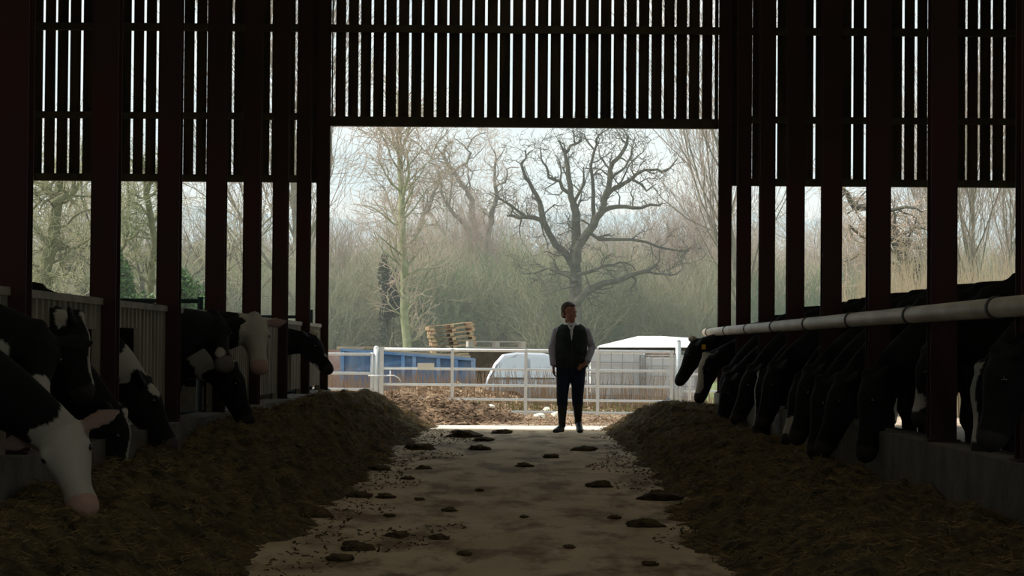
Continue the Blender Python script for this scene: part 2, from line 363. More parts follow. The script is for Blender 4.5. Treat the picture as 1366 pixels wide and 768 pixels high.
# ------------------------------------------------------------------ silage
def sil_left(x, y):
    e = -1.32+.16*noise.noise((y*.55, 7, 0))+.07*noise.noise((y*2.1, 3, 0))+.12*ss(33, 35.5, y)-.05*ss(20, 13, y)
    u = e-x; hm = .36+.13*ss(17.5, 22, y)-.10*ss(34.3, 36.2, y)
    h = hm*ss(-.1, .95, u)*(1-.10*ss(1.0, 1.4, u))
    k = ss(-.15, .4, u)
    h += k*(.135*noise.fractal((x*1.7, y*1.3, 2), .9, 2.1, 5)+.06*noise.fractal((x*6, y*6, 9), .8, 2.1, 3))
    h = h*(1-ss(35.9, 36.5, y))
    return h-.015+min(0, u)*.12
def sil_right(x, y):
    e = 1.15+.18*noise.noise((y*.5, 17, 0))+.07*noise.noise((y*2.3, 5, 0))-.18*ss(22, 13, y)
    u = x-e; hm = .24+.15*ss(27, 31.5, y)-.20*ss(34.6, 35.8, y)
    h = hm*ss(-.1, .75, u)*(1-.08*ss(1.0, 1.5, u))
    k = ss(-.15, .35, u)
    h += k*(.11*noise.fractal((x*1.7, y*1.2, 12), .9, 2.1, 5)+.05*noise.fractal((x*6, y*6, 19), .8, 2.1, 3))
    h = h*(1-ss(35.2, 36.0, y))
    return h-.015+min(0, u)*.12
tag(heightfield('silage_heap', -2.61, -.95, 9.6, 36.5, .033, .045, sil_left, M['sil']), 'dark brown ridge of silage heaped along the left feed kerb', 'silage heap', kind='stuff')
tag(heightfield('silage_heap', .75, 2.61, 9.6, 36.2, .033, .045, sil_right, M['sil']), 'dark brown ridge of silage heaped along the right feed kerb', 'silage heap', kind='stuff')
def strands(n, fn, Lr, rr, seed, xr, yr, thr=0.0, lift=.01):
    rnd = random.Random(seed); V, Fc = [], []
    while len(Fc) < n*3:
        x, y = rnd.uniform(*xr), rnd.uniform(*yr); z = fn(x, y)
        if z < thr: continue
        L = rnd.uniform(*Lr); a = rnd.uniform(0, 6.28); d = Vector((math.cos(a), math.sin(a), rnd.uniform(-.25, .6))).normalized()*L
        p = Vector((x, y, z+lift)); s = d.cross(Vector((0, 0, 1))).normalized()*rnd.uniform(*rr); u = Vector((0, 0, s.length)); k = len(V)
        V += [p-d/2+s, p-d/2-s, p-d/2+u, p+d/2+s, p+d/2-s, p+d/2+u]
        Fc += [(k, k+1, k+4, k+3), (k+1, k+2, k+5, k+4), (k+2, k, k+3, k+5)]
    return V, Fc
V, Fc = strands(20000, sil_left, (.02, .10), (.0015, .004), 1, (-2.6, -1.0), (10, 36), .0)
tag(mesh_obj('silage_strands', V, Fc, M['straw']), 'loose straw coloured strands strewn over the left silage ridge', 'silage', kind='stuff')
V, Fc = strands(20000, sil_right, (.02, .10), (.0015, .004), 2, (.85, 2.6), (10, 36), .0)
tag(mesh_obj('silage_strands', V, Fc, M['straw']), 'loose straw coloured strands strewn over the right silage ridge', 'silage', kind='stuff')
def floor_litter(x, y): return .004 if noise.noise((x*.9+5, y*.35, 3))*.5+.6*abs(x)/1.3 > .42 else -1
V, Fc = strands(1800, floor_litter, (.008, .035), (.003, .008), 3, (-1.3, 1.2), (10, 35), 0, .002)
tag(mesh_obj('trodden_litter', V, Fc, M['sil']), 'trodden scraps of silage scattered over the concrete passage', 'litter', kind='stuff')
def clump(px, py, wpx, m='clump', flat=.35, lab='dark clump of silage dropped on the concrete passage', name='silage_clump', grp='silage clumps on the passage floor', dz=0):
    Y = F*(HC-dz)/(py-VY); c = P(px, py, Y); r = wpx*Y/F/2; mb = MB().ball((0, 0, 0), 1, 9); rnd = random.Random(px)
    sd = rnd.random()*50
    for v in mb.v:
        f = 1+.45*noise.fractal(tuple(v*1.7+Vector((sd, 0, 0))), 1, 2, 4); v.x *= r*f; v.y *= r*1.2*f; v.z = max(-.02, v.z*r*flat*f)
    o = mb.build(name, M[m], smooth=True); o.location = (c.x, c.y, .01+dz); tag(o, lab, 'silage clump', grp)
rc = random.Random(9)
for px, py, wp in ((640, 655, 12), (560, 668, 14), (620, 740, 20), (700, 690, 12), (760, 730, 16), (735, 610, 22), (520, 690, 16), (780, 600, 30), (820, 690, 18), (645, 588, 26), (482, 664, 34), (515, 665, 26), (532, 716, 30), (586, 719, 26), (478, 734, 46), (455, 748, 36), (410, 690, 60), (545, 640, 18), (566, 626, 20), (600, 682, 20), (640, 600, 30),
                   (868, 752, 22), (800, 648, 36), (930, 648, 50), (700, 622, 24), (618, 583, 44), (560, 600, 40), (670, 578, 26), (860, 700, 44), (505, 628, 30), (440, 618, 70), (880, 664, 60)):
    clump(px, py, wp)
clump(18, 760, 75, 'leafpale', .5, 'tan brown clump of silage at the near end of the left heap', 'silage_clump', 'x', .18)
[o for o in C.objects if o.get('group') == 'x'][0].pop('group')

# ------------------------------------------------------------------ cattle
BLK, WHT, PNK = (.009, .008, .007), (.36, .32, .25), (.36, .22, .16)
def cow(side, ry, poll, pY, muz, mY, seed, label, face='black', patches=(), rz=0, scale=1.0, rootx=3.34, blaze=.05, tags=False, white=None, nose=(.03, .025, .022), roll=0.0, tuft=None, group=None, earc=None, fdir=None, push=None):
    if white is None: white = .62 if side > 0 else .48
    z0 = .16 if side > 0 else .06
    root = empty('dairy_cow', (side*rootx, ry, z0), (math.pi if side > 0 else 0)+R(rz)); root.scale = (scale,)*3
    tag(root, label, 'cow', group)
    mw = Matrix.LocRotScale(root.location, root.rotation_euler, root.scale); inv = mw.inverted()
    push = Vector((-side*((.20 if side > 0 else .07) if push is None else push), 0, 0))
    wp = lambda q, Yq: Vector(q) if len(q) == 3 else P(*q, Yq)+push
    pl, mz = inv @ wp(poll, pY), inv @ wp(muz, mY)
    mb = MB()
    mb.loft([((-1.86,0,1.18),.10,.14), ((-1.74,0,1.16),.23,.26), ((-1.5,0,1.08),.28,.34), ((-1.15,0,1.02),.31,.39), ((-.75,0,.99),.36,.42),
             ((-.4,0,.99),.34,.42), ((-.12,0,1.02),.26,.40), ((.1,0,1.06),.19,.32), ((.24,0,1.08),.13,.24)], n=18)
    mb.loft([((-1.6,0,1.43),.10,.04), ((-1.1,0,1.39),.08,.05), ((-.3,0,1.38),.07,.06), ((0,0,1.36),.06,.06)])     # spine and withers
    mb.ball((-1.45,.22,1.36), (.09,.06,.06), 6); mb.ball((-1.45,-.22,1.36), (.09,.06,.06), 6)
    mb.ball((-1.38,0,.66), (.2,.17,.15), 8)                                                                       # udder
    for s in (-1, 1):
        mb.loft([((.0,s*.15,1.0),.10,.15), ((.02,s*.17,.78),.085,.11), ((.0,s*.17,.58),.06,.07), ((.03,s*.165,.42),.055,.058), ((.0,s*.165,.36),.042,.045),
                 ((.0,s*.165,.17),.036,.038), ((.0,s*.165,.10),.047,.05), ((.03,s*.165,.04),.052,.062), ((.045,s*.165,.02),.055,.07)], n=10)
        mb.loft([((-1.52,s*.17,1.1),.13,.24), ((-1.5,s*.2,.88),.11,.19), ((-1.47,s*.21,.72),.075,.12), ((-1.60,s*.2,.55),.05,.062), ((-1.68,s*.19,.48),.048,.055),
                 ((-1.65,s*.19,.34),.036,.04), ((-1.62,s*.19,.14),.04,.044), ((-1.6,s*.19,.08),.05,.055), ((-1.57,s*.19,.03),.055,.07)], n=10)
    mb.tube([(-1.86,0,1.34), (-1.96,0,1.22), (-1.97,.02,.9), (-1.95,.02,.62)], [.035, .03, .022, .02], 6); mb.ball((-1.95,.02,.52), (.045,.045,.13), 6)
    d = (mz-pl).normalized(); L = min(.60, max(.48, (mz-pl).length))
    fw = Vector((pl.x-.2, pl.y, 0)).normalized() if fdir is None else Vector((*fdir, 0)).normalized(); u = Vector((0,0,1))+fw*(.9 if fdir is None else 1.6); u = (u-d*u.dot(d)).normalized(); sd = u.cross(d).normalized()
    if roll: q = Matrix.Rotation(roll, 3, d); u = q @ u; sd = q @ sd
    hc = pl-u*.09                                                                                                 # head
    H = lambda t, s=0, h=0: hc+d*(t*L)+sd*s+u*h
    mb.loft([(H(-.06),.090,.09), (H(.05,0,-.01),.125,.122), (H(.22,0,-.02),.128,.142), (H(.38,0,-.022),.108,.128), (H(.55,0,-.018),.084,.100), (H(.72,0,-.012),.074,.082),
             (H(.86,0,-.010),.086,.082), (H(.96,0,-.012),.084,.072), (H(1.0,0,-.016),.062,.052)], side=sd, n=16)
    mb.loft([(H(.2,0,-.09),.07,.05), (H(.5,0,-.085),.05,.04), (H(.85,0,-.07),.05,.03)], side=sd)                  # jaw
    for s in (-1, 1):
        mb.ball(H(.30, s*.095, .045), .038, 6)                                                                    # brow over the eye
        mb.ball(H(.93, s*.045, .02), .028, 6)
    mb.ball(H(-.03, 0, .07), (.055, .055, .05), 7)
    EL = []
    for s in (-1, 1):
        e0, e1 = H(.06, s*.10, .03), H(-.05, s*.31, .0); EL.append((e0, e1))
        ax = (e1-e0).normalized(); mb.loft([(e0,.022,.024), (e0.lerp(e1,.3),.020,.052), (e0.lerp(e1,.62),.017,.060), (e0.lerp(e1,.88),.014,.036), (e1,.010,.014)], side=(u+d*.2), n=10)
    # neck
    c1 = Vector((.42, pl.y*.35, .60*1.12+.40*max(pl.z, .85))); a0 = Vector((-.08, 0, 1.06)); a3 = H(.06, 0, -.03)
    st = []
    for i in range(8):
        t = i/7; p = a0*(1-t)**2+c1*2*t*(1-t)+a3*t*t; st.append((p, .19*(1-t)+.088*t, .33*(1-t)**1.3+.125*(1-(1-t)**1.3)))
    mb.loft(st, n=14)
    o = mb.fused('body', M['cow'], root, .018, 5)
    me = o.data; n = len(me.vertices); co = np.empty(n*3); me.vertices.foreach_get('co', co); co = co.reshape(n, 3)
    col = np.empty((n, 4)); col[:, 3] = 1
    off = Vector((seed*7.3, seed*3.1, seed)); pt = [(inv @ P(a, b, Yp), r/scale) for a, b, Yp, r in patches]
    hcn, dn, sn, un = [np.array(q) for q in (hc, d, sd, u)]; rel = co-hcn; T = rel@dn/L; S = rel@sn; Hh = rel@un
    for i in range(n):
        v = Vector(co[i]); w_ = noise.noise(v*5+off)*.5+noise.noise(v*14+off)*.2
        t, s, h = T[i], S[i], Hh[i]; ear = False
        if abs(s) > .11 and -.25 < t < .3:
            for e0, e1 in EL:
                k = max(0, min(1, (v-e0).dot(e1-e0)/(e1-e0).length_squared))
                if (v-e0.lerp(e1, k)).length < .075: ear = True
        near = ear or (-.06 < t < 1.12 and abs(s) < .15 and abs(h) < .2)
        wh = noise.noise(v*1.5+off)+.12*w_ > white or (v.z < .36+.1*w_ and v.x < -.3)
        if near:
            if face == 'white': wh = not ear or earc != 'black'
            elif face == 'blaze': wh = (not ear) and h > -.02 and abs(s+.02*w_) < blaze*(1+.4*w_)*(1.2 if t < .25 else 1)
            elif face == 'half': wh = (not ear) and s*side > -.03+.05*w_
            elif face == 'nose': wh = t > .62+.15*w_
            else: wh = False
        for c, r in pt:
            if (v-c).length < r*(1+.5*w_): wh = True
        c = WHT if wh else BLK
        if near and t > .86 and abs(s) < .1: c = PNK if (wh and face == 'white') else nose
        if ear and face == 'white' and earc != 'black' and h > 0: c = (.22, .14, .11)
        if v.z < .055: c = (.05, .04, .03)
        col[i, :3] = c
    at = me.color_attributes.new('coat', 'FLOAT_COLOR', 'POINT'); at.data.foreach_set('color', col.ravel())
    for s in (-1, 1):
        MB().ball(H(.32, s*.108, .035), .021, 6).build('eye', M['eye'], root, True)
    if tags:
        for s in (-1, 1):
            q = H(.02, s*.23, -.045); MB().loft([(q, .028, .004), (q-Vector((0,0,.06)), .030, .004)], side=d, n=8).build('ear_tag', M['tag'], root)
    if tuft:
        MB().ball(H(-.05, 0, .10), (.06, .07, .045), 7).build('poll_tuft', M[tuft], root, True)
    return root
M['cream'] = mat('cream_hair', (.50, .42, .30), .9)
# left row, nearest first
cow(-1, 11.8, (58, 560), 12.45, (90, 670), 12.12, 1, 'white faced cow at far left lowering its muzzle to the silage', 'white', [], tags=False, nose=(.25, .18, .14), roll=R(-6), rootx=3.1, fdir=(.12, -1), rz=-14)
cow(-1, 12.85, (34, 436), 13.0, (36, 530), 12.7, 2, 'black cow at the left edge holding its head above the white faced one', 'nose', [(8, 532, 12.9, .07)], rootx=3.1, fdir=(.5, -1))
cow(-1, 14.75, (92, 424), 15.0, (118, 520), 14.95, 3, 'black cow with a long curved white stripe down its face, left barrier', 'blaze', [(82, 428, 14.9, .07), (100, 455, 14.9, .05)], blaze=.04)
cow(-1, 15.9, (152, 552), 16.1, (166, 648), 16.0, 4, 'black cow with narrow white blaze feeding head down on the left', 'blaze', blaze=.033, scale=1.0)
cow(-1, 17.6, (186, 508), 17.9, (234, 594), 17.8, 5, 'black cow with a white forehead patch reaching right over the left silage', 'black', [(206, 520, 17.8, .055)], nose=(.06, .05, .045), scale=1.05)
cow(-1, 20.35, (274, 418), 20.8, (294, 480), 20.42, 6, 'black cow with white throat raising its head between left columns', 'black', [(268, 500, 20.6, .12), (293, 468, 20.5, .05), (263, 550, 20.7, .05)], rz=-6, nose=(.12, .10, .08), rootx=3.08, fdir=(.6, -1))
cow(-1, 22.05, (330, 421), 22.3, (340, 486), 21.95, 7, 'black bodied cow with a cream white head held up beside the left barrier', 'white', nose=(.05, .035, .03), white=.9, rootx=3.08, fdir=(.35, -1))
cow(-1, 29.7, (412, 447), 29.8, (442, 490), 29.65, 8, 'black cow with white chin and pale poll tuft near the left doorway column', 'black', [(422, 492, 29.7, .08), (432, 476, 29.7, .04)], tuft='cream')
cow(-1, 21.2, (304, 488), 21.3, (336, 560), 21.2, 9, 'all black cow feeding low between the white throated cow and the cream headed one', 'black', rootx=3.15)
# right row, farthest first
cow(1, 33.35, (926, 455), 33.4, (898, 508), 33.3, 11, 'black cow in profile with cream poll tuft, farthest in the right row', 'black', tags=True, tuft='cream', rootx=3.25, push=.02)
cow(1, 32.2, (945, 474), 32.1, (926, 540), 31.9, 12, 'black cow with a brownish white face, second from the doorway on the right', 'blaze', [(932, 530, 32, .07)], blaze=.07, push=.05)
cow(1, 29.7, (992, 502), 29.7, (966, 584), 29.6, 14, 'black cow with a white nose tip feeding low, right row', 'black', [(985, 578, 29.5, .06), (990, 478, 29.6, .04)], nose=(.45, .38, .32))
cow(1, 27.0, (1052, 508), 27.0, (1024, 590), 26.8, 16, 'black cow with ragged white blaze feeding near the middle of the right row', 'blaze', [(1030, 540, 26.8, .06)], blaze=.05)
cow(1, 24.05, (1098, 520), 24.3, (1072, 612), 24.1, 18, 'black cow with small white cheek fleck feeding in the right row', 'black', [(1056, 560, 24.0, .03), (1050, 590, 24, .05)])
cow(1, 18.75, (1190, 502), 18.8, (1168, 632), 18.6, 20, 'large all black cow with muzzle down in the silage, right row', 'black', scale=1.04)
cow(1, 17.3, (1244, 470), 17.5, (1222, 552), 17.4, 21, 'black cow with a white cheek patch left of the second nearest right column', 'black', [(1222, 535, 17.35, .07), (1214, 522, 17.4, .05)], scale=1.06, push=.06)
cow(1, 15.2, (1306, 492), 15.2, (1290, 592), 15.1, 22, 'black cow with white face stripe and yellow ear tag behind the right kerb', 'blaze', [(1268, 445, 15.2, .05)], blaze=.035, tags=True, scale=1.08, rootx=3.5, push=.0)
cow(1, 13.3, (1378, 470), 13.4, (1352, 560), 13.3, 23, 'black cow at the right edge of the picture behind the nearest column', 'black', scale=1.06, rootx=3.42)
for i, (ry, dz, lab) in enumerate((
   (31.0, .0, 'black cow feeding between the brown faced cow and the white nosed one'),
   (28.1, .05, 'black cow squeezed between the white nosed cow and the ragged blazed one'),
   (26.05, .0, 'black cow feeding just nearer than the ragged blazed cow on the right'),
   (25.1, .1, 'black cow feeding just beyond the cheek flecked cow on the right'),
   (23.2, .0, 'black cow feeding just nearer than the cheek flecked cow on the right'),
   (21.9, .08, 'black cow feeding half hidden, third beyond the large all black cow'),
   (21.0, .0, 'black cow feeding half hidden, second beyond the large all black cow'),
   (20.15, .04, 'black cow feeding directly beyond the large all black cow on the right'))):
    cow(1, ry, (2.47+.04*math.sin(i*2), ry+.05, .86+dz), ry, (2.27+.05*math.cos(i*3), ry-.12, .26+dz*.5), ry, 30+i, lab, ('black', 'black', 'blaze', 'black', 'nose', 'black', 'black', 'black')[i], scale=1.05, blaze=.02)

# ------------------------------------------------------------------ the man walking in through the doorway
man = empty('person', (.64, 33.4, 0.0)); tag(man, 'man in dark green gilet, pale shirt and rubber boots walking into the barn', 'person')
HM = Matrix.Translation((-.035, -.02, 1.452)) @ Matrix.Rotation(R(38), 4, 'Z') @ Matrix.Rotation(R(4), 4, 'X') @ Matrix.Scale(1.09, 4)     # head turned to his left
def hv(x, y, z): return HM @ Vector((x, y, z))
def turned(mb, k):
    for i in range(k, len(mb.v)): mb.v[i] = HM @ mb.v[i]
b = MB()
b.ball((0, .012, .155), (.078, .098, .092), 12); b.ball((0, -.025, .10), (.064, .072, .085), 10); b.ball((0, -.055, .035), (.040, .035, .028), 8)
b.ball((0, -.088, .145), (.058, .016, .014), 8)                                               # brow
b.loft([((0,-.090,.135),.010,.010), ((0,-.107,.105),.012,.013), ((0,-.112,.088),.018,.012)], side=(1,0,0), n=8)     # nose
b.ball((0, -.090, .062), (.026, .012, .006), 6); b.ball((0, -.088, .052), (.023, .012, .006), 6)                      # lips
for s in (-1, 1):
    b.ball((s*.078, .018, .105), (.010, .020, .034), 8); b.ball((s*.045, -.060, .095), (.022, .022, .022), 6)          # ears, cheeks
turned(b, 0)
b.loft([((0,.015,1.38),.075,.07), ((-.01,.01,1.45),.058,.06), (tuple(hv(0,.02,.06)),.055,.06)], side=(1,0,0), n=12)     # neck
b.loft([((0,0,.86),.14,.10), ((0,0,1.0),.14,.10), ((0,0,1.2),.16,.11), ((0,0,1.34),.17,.10), ((0,0,1.41),.12,.07)], side=(1,0,0), n=14)
ARMS = [[(-.185,.01,1.37), (-.255,.04,1.12), (-.235,-.04,.90)], [(.185,.01,1.37), (.275,.07,1.13), (.205,-.09,.945)]]
def limb(mb, pts, rr, n=10):
    st = []
    for i in range(len(pts)-1):
        a, c = Vector(pts[i]), Vector(pts[i+1])
        for t in (0, .33, .66): st.append((a.lerp(c, t), rr[i]*(1-t)+rr[i+1]*t, rr[i]*(1-t)+rr[i+1]*t))
    st.append((Vector(pts[-1]), rr[-1], rr[-1])); mb.loft(st, side=(0, 1, .1), n=n)
for a in ARMS: limb(b, a, (.048, .038, .027))
def hand(mb, wr, dr, pn, curl, thumb):                       # wrist, direction, palm normal (towards the fingers' curl), curl, thumb side
    wr, dr, pn = Vector(wr), Vector(dr).normalized(), Vector(pn); pn = (pn-dr*pn.dot(dr)).normalized(); sd = dr.cross(pn)*thumb
    k = wr+dr*.05
    mb.loft([(wr, .022, .02), (wr+dr*.03, .034, .016), (wr+dr*.085, .040, .014)], side=sd, n=10)
    for i, (L, off) in enumerate(((.072, .030), (.080, .010), (.074, -.010), (.058, -.029))):
        p = wr+dr*.083+sd*off; q = [p-dr*.02, p]; an = 0
        for f in (.42, .32, .26):
            an += curl; q.append(q[-1]+(dr*math.cos(an)+pn*math.sin(an))*L*f)
        mb.tube(q, [.0095, .0092, .0088, .0082, .007], 8)
    p = wr+dr*.025+sd*.028; mb.tube([p, p+(sd*.8+dr*.7+pn*.3)*.028, p+(sd*.7+dr*1.4+pn*.7)*.04, p+(sd*.5+dr*1.7+pn*1.1)*.05], [.013, .012, .010, .008], 8)
hand(b, (-.233,-.045,.885), (.02,-.12,-1), (1,-.3,0), .30, 1)
hand(b, (.195,-.10,.935), (-.75,-.35,-.45), (-.1,.8,-.6), .45, -1)
LEGR = [(-.10,0,.90), (-.115,-.06,.49), (-.115,.02,.09)]; LEGL = [(.10,0,.90), (.085,.0,.48), (.095,.13,.13)]
for l in (LEGR, LEGL): limb(b, l, (.085, .055, .04))
b.fused('body', M['skin'], man, .008, 3)
for s in (-1, 1):
    MB().ball(hv(s*.030, -.082, .125), .0105, 6).build('eye', M['eyew'], man, True)
h = MB(); h.ball((0, .030, .172), (.083, .098, .088), 12); h.ball((0, -.035, .215), (.05, .04, .022), 8)
for s in (-1, 1): h.ball((s*.070, .030, .125), (.014, .045, .050), 8)
h.ball((0, .085, .11), (.06, .03, .06), 8); turned(h, 0); h.fused('hair', M['hair'], man, .009, 3)
# shirt: sleeves with cuffs and the collar
b = MB()
for a in ARMS: limb(b, a, (.058, .054, .042), 12)
b.loft([((0,0,.90),.165,.115), ((0,0,1.1),.165,.115), ((0,0,1.3),.185,.115), ((0,0,1.40),.15,.08), ((-.005,.0,1.43),.08,.07)], side=(1,0,0), n=16)
for a in ARMS: w0 = Vector(a[-1]); w1 = Vector(a[-2]); b.tube([w0.lerp(w1, -.02), w0.lerp(w1, .16)], .046, 12)
b.fused('shirt', M['shirt'], man, .011, 3)
b = MB(); b.loft([((-.005,-.0,1.415),.076,.075), ((-.01,.0,1.455),.066,.068), ((-.012,.0,1.47),.06,.062)], side=(1,0,0), n=14)
b.loft([((-.045,-.085,1.45),.02,.012), ((-.02,-.118,1.38),.014,.010)], side=(1,0,0), n=8); b.loft([((.035,-.085,1.45),.02,.012), ((.01,-.118,1.38),.014,.010)], side=(1,0,0), n=8)
b.loft([((0,-.112,1.40),.022,.012), ((0,-.128,1.30),.018,.010), ((0,-.135,1.22),.006,.008)], side=(1,0,0), n=8)
b.fused('collar', M['collar'], man, .008, 2)
b = MB(); b.loft([((0,0,.875),.222,.142), ((0,0,.93),.222,.145), ((0,0,1.02),.212,.142), ((0,0,1.15),.212,.140), ((0,0,1.28),.215,.138), ((0,.005,1.36),.208,.118), ((0,.01,1.415),.150,.085)], side=(1,0,0), n=22)
for s in (-1, 1): b.loft([((s*.165,.01,1.365),.045,.04), ((s*.10,.0,1.42),.045,.035)], side=(0,1,0), n=10); b.ball((s*.13,-.125,.97), (.055,.02,.045), 8)
g_ = b.fused('gilet', M['gilet'], man, .012, 3)
MB().tube([(0,-.142,.90), (0,-.146,1.05), (0,-.142,1.22)], .005, 6).build('zip', M['clamp'], g_)
b = MB(); b.loft([((0,0,.95),.17,.115), ((0,0,.88),.185,.125), ((0,0,.80),.17,.12)], side=(1,0,0), n=16)
limb(b, [(-.095,0,.88), (-.115,-.055,.52), (-.115,-.03,.37)], (.105, .080, .072), 12); limb(b, [(.095,0,.88), (.085,.0,.50), (.09,.06,.36)], (.105, .080, .072), 12)
b.fused('trousers', M['trouser'], man, .012, 3)
for an, kn, toe, heel in (((-.115,.02,.09), (-.115,-.035,.42), (-.21,-.17,.028), (-.11,.05,.03)), ((.10,.13,.13), (.088,.03,.42), (.125,-.07,.022), (.10,.17,.10))):
    b = MB(); an, kn, toe, heel = map(Vector, (an, kn, toe, heel))
    b.loft([(kn,.068,.072), (kn.lerp(an,.4),.062,.068), (kn.lerp(an,.8),.048,.052), (an,.05,.056)], side=(1,0,0), n=14)
    b.loft([(heel+Vector((0,0,.03)),.036,.04), (heel.lerp(toe,.35)+Vector((0,0,.035)),.042,.05), (heel.lerp(toe,.7)+Vector((0,0,.018)),.048,.034), (toe+Vector((0,0,.012)),.036,.024)], side=(1,0,0), n=12)
    b.loft([(heel-Vector((0,0,.004)),.036,.014), (heel.lerp(toe,.4),.036,.014), (heel.lerp(toe,.75)-Vector((0,0,.004)),.048,.014), (toe-Vector((0,0,.004)),.040,.012)], side=(1,0,0), n=12)
    b.fused('boot', M['boot'], man, .010, 2)

# ------------------------------------------------------------------ the yard: gate, hurdles, skip, pallets, car, lean-to
GY = 41.2; S = GY/F
def gp(px, py): return P(px, py, GY)
gate = empty('field_gate', (gp(508, 550).x, GY, .0)); tag(gate, 'long pale metal five bar field gate across the yard, facing the doorway', 'gate')
x0 = gate.location.x; L = gp(899, 500).x-x0
for z in (1.085, .775, .515, .285, .085):
    a = .0 if z > .2 else .62
    MB().tube([(a, 0, z), (L, 0, z-.01)], .026 if z > 1 else .022, 10).build('rail', M['gate'], gate, True)
for px in (604, 702, 798, 896):
    x = gp(px, 500).x-x0; MB().box(x-.025, x+.025, -.032, -.018, .03, 1.10).build('brace', M['gate'], gate)
MB().box(-.02, .045, -.03, .03, .03, 1.12).build('end_stile', M['gate'], gate)
MB().tube([(.16, -.05, .74), (.16, -.05, .52)], .012, 6).tube([(.10, -.05, .66), (.22, -.07, .66), (.30, -.07, .62), (.33, -.07, .56)], .010, 6).tube([(-.2, -.05, .655), (.16, -.05, .655)], .012, 6).build('latch', M['gate'], gate, True)
sg = MB().box(gp(558, 480).x-x0, gp(580, 480).x-x0, -.045, -.03, .755, .865).build('sign_plate', M['signw'], gate); sg['label'] = 'blank cream plate on the second rail'
o = MB().tube([(0, 0, -.3), (0, 0, 1.10)], .040, 12).ball((0, 0, 1.10), .040, 6).build('gate_post', M['gate'], smooth=True); o.location = (x0-.075, GY+.02, 0); tag(o, 'round metal post at the left latch end of the field gate', 'post')
o = MB().tube([(0, 0, -.3), (0, 0, 1.24)], .045, 12).ball((0, 0, 1.24), .045, 6).build('gate_post', M['galv'], smooth=True); o.location = (gp(905, 500).x, GY, 0); tag(o, 'round metal post at the right hinge end of the field gate', 'post')
h = empty('hurdle', (-4.4, GY, 0)); tag(h, 'short pale metal hurdle joined to the left end of the field gate', 'hurdle')
hl = x0-.12+4.4
for z in (1.0, .69, .43, .17): MB().tube([(0, 0, z), (hl, 0, z)], .024, 10).build('rail', M['gate'], h, True)
for x in (0, hl-.02): MB().tube([(x, 0, 0), (x, 0, 1.03)], .025, 8).build('upright', M['gate'], h, True)
h = empty('hurdle', (gp(909, 500).x, GY, 0)); tag(h, 'short pale metal hurdle right of the field gate behind the farthest cow', 'hurdle')
for z in (1.0, .72, .44, .18, .06): MB().tube([(.02, 0, z), (2.4, 0, z)], .022, 10).build('rail', M['gate'], h, True)
for x in (.14, 2.4): MB().tube([(x, 0, 0), (x, 0, 1.03)], .025, 8).build('upright', M['gate'], h, True)
# manure and straw mounds
M['heapstraw'] = mat('heap_straw', (.20, .12, .07), .95, (.55, .42, .28), 4); M['heapdark'] = mat('dark_heap_straw', (.10, .06, .035), .95, (.40, .28, .18), 4)
def mound(cx, cy, rx, ry, hh, m, lab, sd, name='straw_heap'):
    def f(x, y):
        r = math.hypot((x-cx)/rx, (y-cy)/ry); n = noise.fractal((x*3+sd, y*3, sd), .7, 2.2, 7)
        return gz(cx, cy)-.08+max(0, 1-r*r)**.8*hh*(1+.22*n)+(.03*n if r < 1 else 0)
    V, Fc = strands(int(900*rx*ry), lambda x, y: f(x, y) if math.hypot((x-cx)/rx, (y-cy)/ry) < .97 else -9, (.05, .22), (.004, .011), sd, (cx-rx, cx+rx), (cy-ry, cy+ry), -1, .012)
    tag(mesh_obj('straw_on_heap', V, Fc, M['heapstraw'] if sd % 2 else M['heapdark']), 'straw sticking out of the '+lab, 'straw', kind='stuff')
    tag(heightfield(name, cx-rx, cx+rx, cy-ry, cy+ry, .04, .05, f, m), lab, 'heap', kind='stuff')
M['muck'] = mat('strawy_muck', (.15, .09, .05), .95, (.42, .29, .18), 9, bump=.8, bscale=30)
M['muck2'] = mat('dark_strawy_muck', (.06, .036, .02), .95, (.27, .18, .11), 8, bump=.8, bscale=30)
mound(-1.4, 45.5, 1.9, 2.0, .50, M['muck'], 'low heap of tan strawy muck beyond the field gate', 3)
mound(.9, 44.5, 2.0, 1.4, .18, M['muck2'], 'thin spread of strawy muck beyond the middle of the gate', 5)
mound(-1.7, 38.4, 1.9, 1.3, .42, M['muck2'], 'dark trampled muck heap on the near side of the gate, left', 8)
mound(.6, 38.8, 2.6, .9, .10, M['muck'], 'thin spread of straw and stones in front of the gate', 9)
mound(3.1, 39.4, 1.5, 1.3, .22, M['muck2'], 'small muck heap at the right foot of the gate', 12)
V, Fc = strands(5000, lambda x, y: (.0 if y < 43 else -.05), (.06, .2), (.004, .009), 6, (-4, 4), (36.8, 46), -1, .02)
tag(mesh_obj('loose_straw', V, Fc, M['deadweed']), 'loose straw strewn over the yard around the gate', 'straw', kind='stuff')
rs = random.Random(4)
for px, py, wpx in ((796/1.0, 566, 0),): pass
for px, py, r in ((637, 556, .10), (720, 556, .08), (745, 553, .07), (672, 559, .05), (655, 543, .06), (730, 546, .05)):
    c = P(px, py, 40.0 if py > 550 else 43.0); b = MB().ball((0, 0, 0), 1, 7)
    for v in b.v: f = r*(1+.4*noise.noise(v*1.5+Vector((px, 0, 0)))); v.x *= f*1.3; v.y *= f; v.z *= f*.8
    o = b.build('stone', M['signw'], smooth=False); o.location = (c.x, c.y, max(.03, c.z)); tag(o, 'pale broken stone lying in the muck by the field gate', 'stone', 'pale stones by the gate')
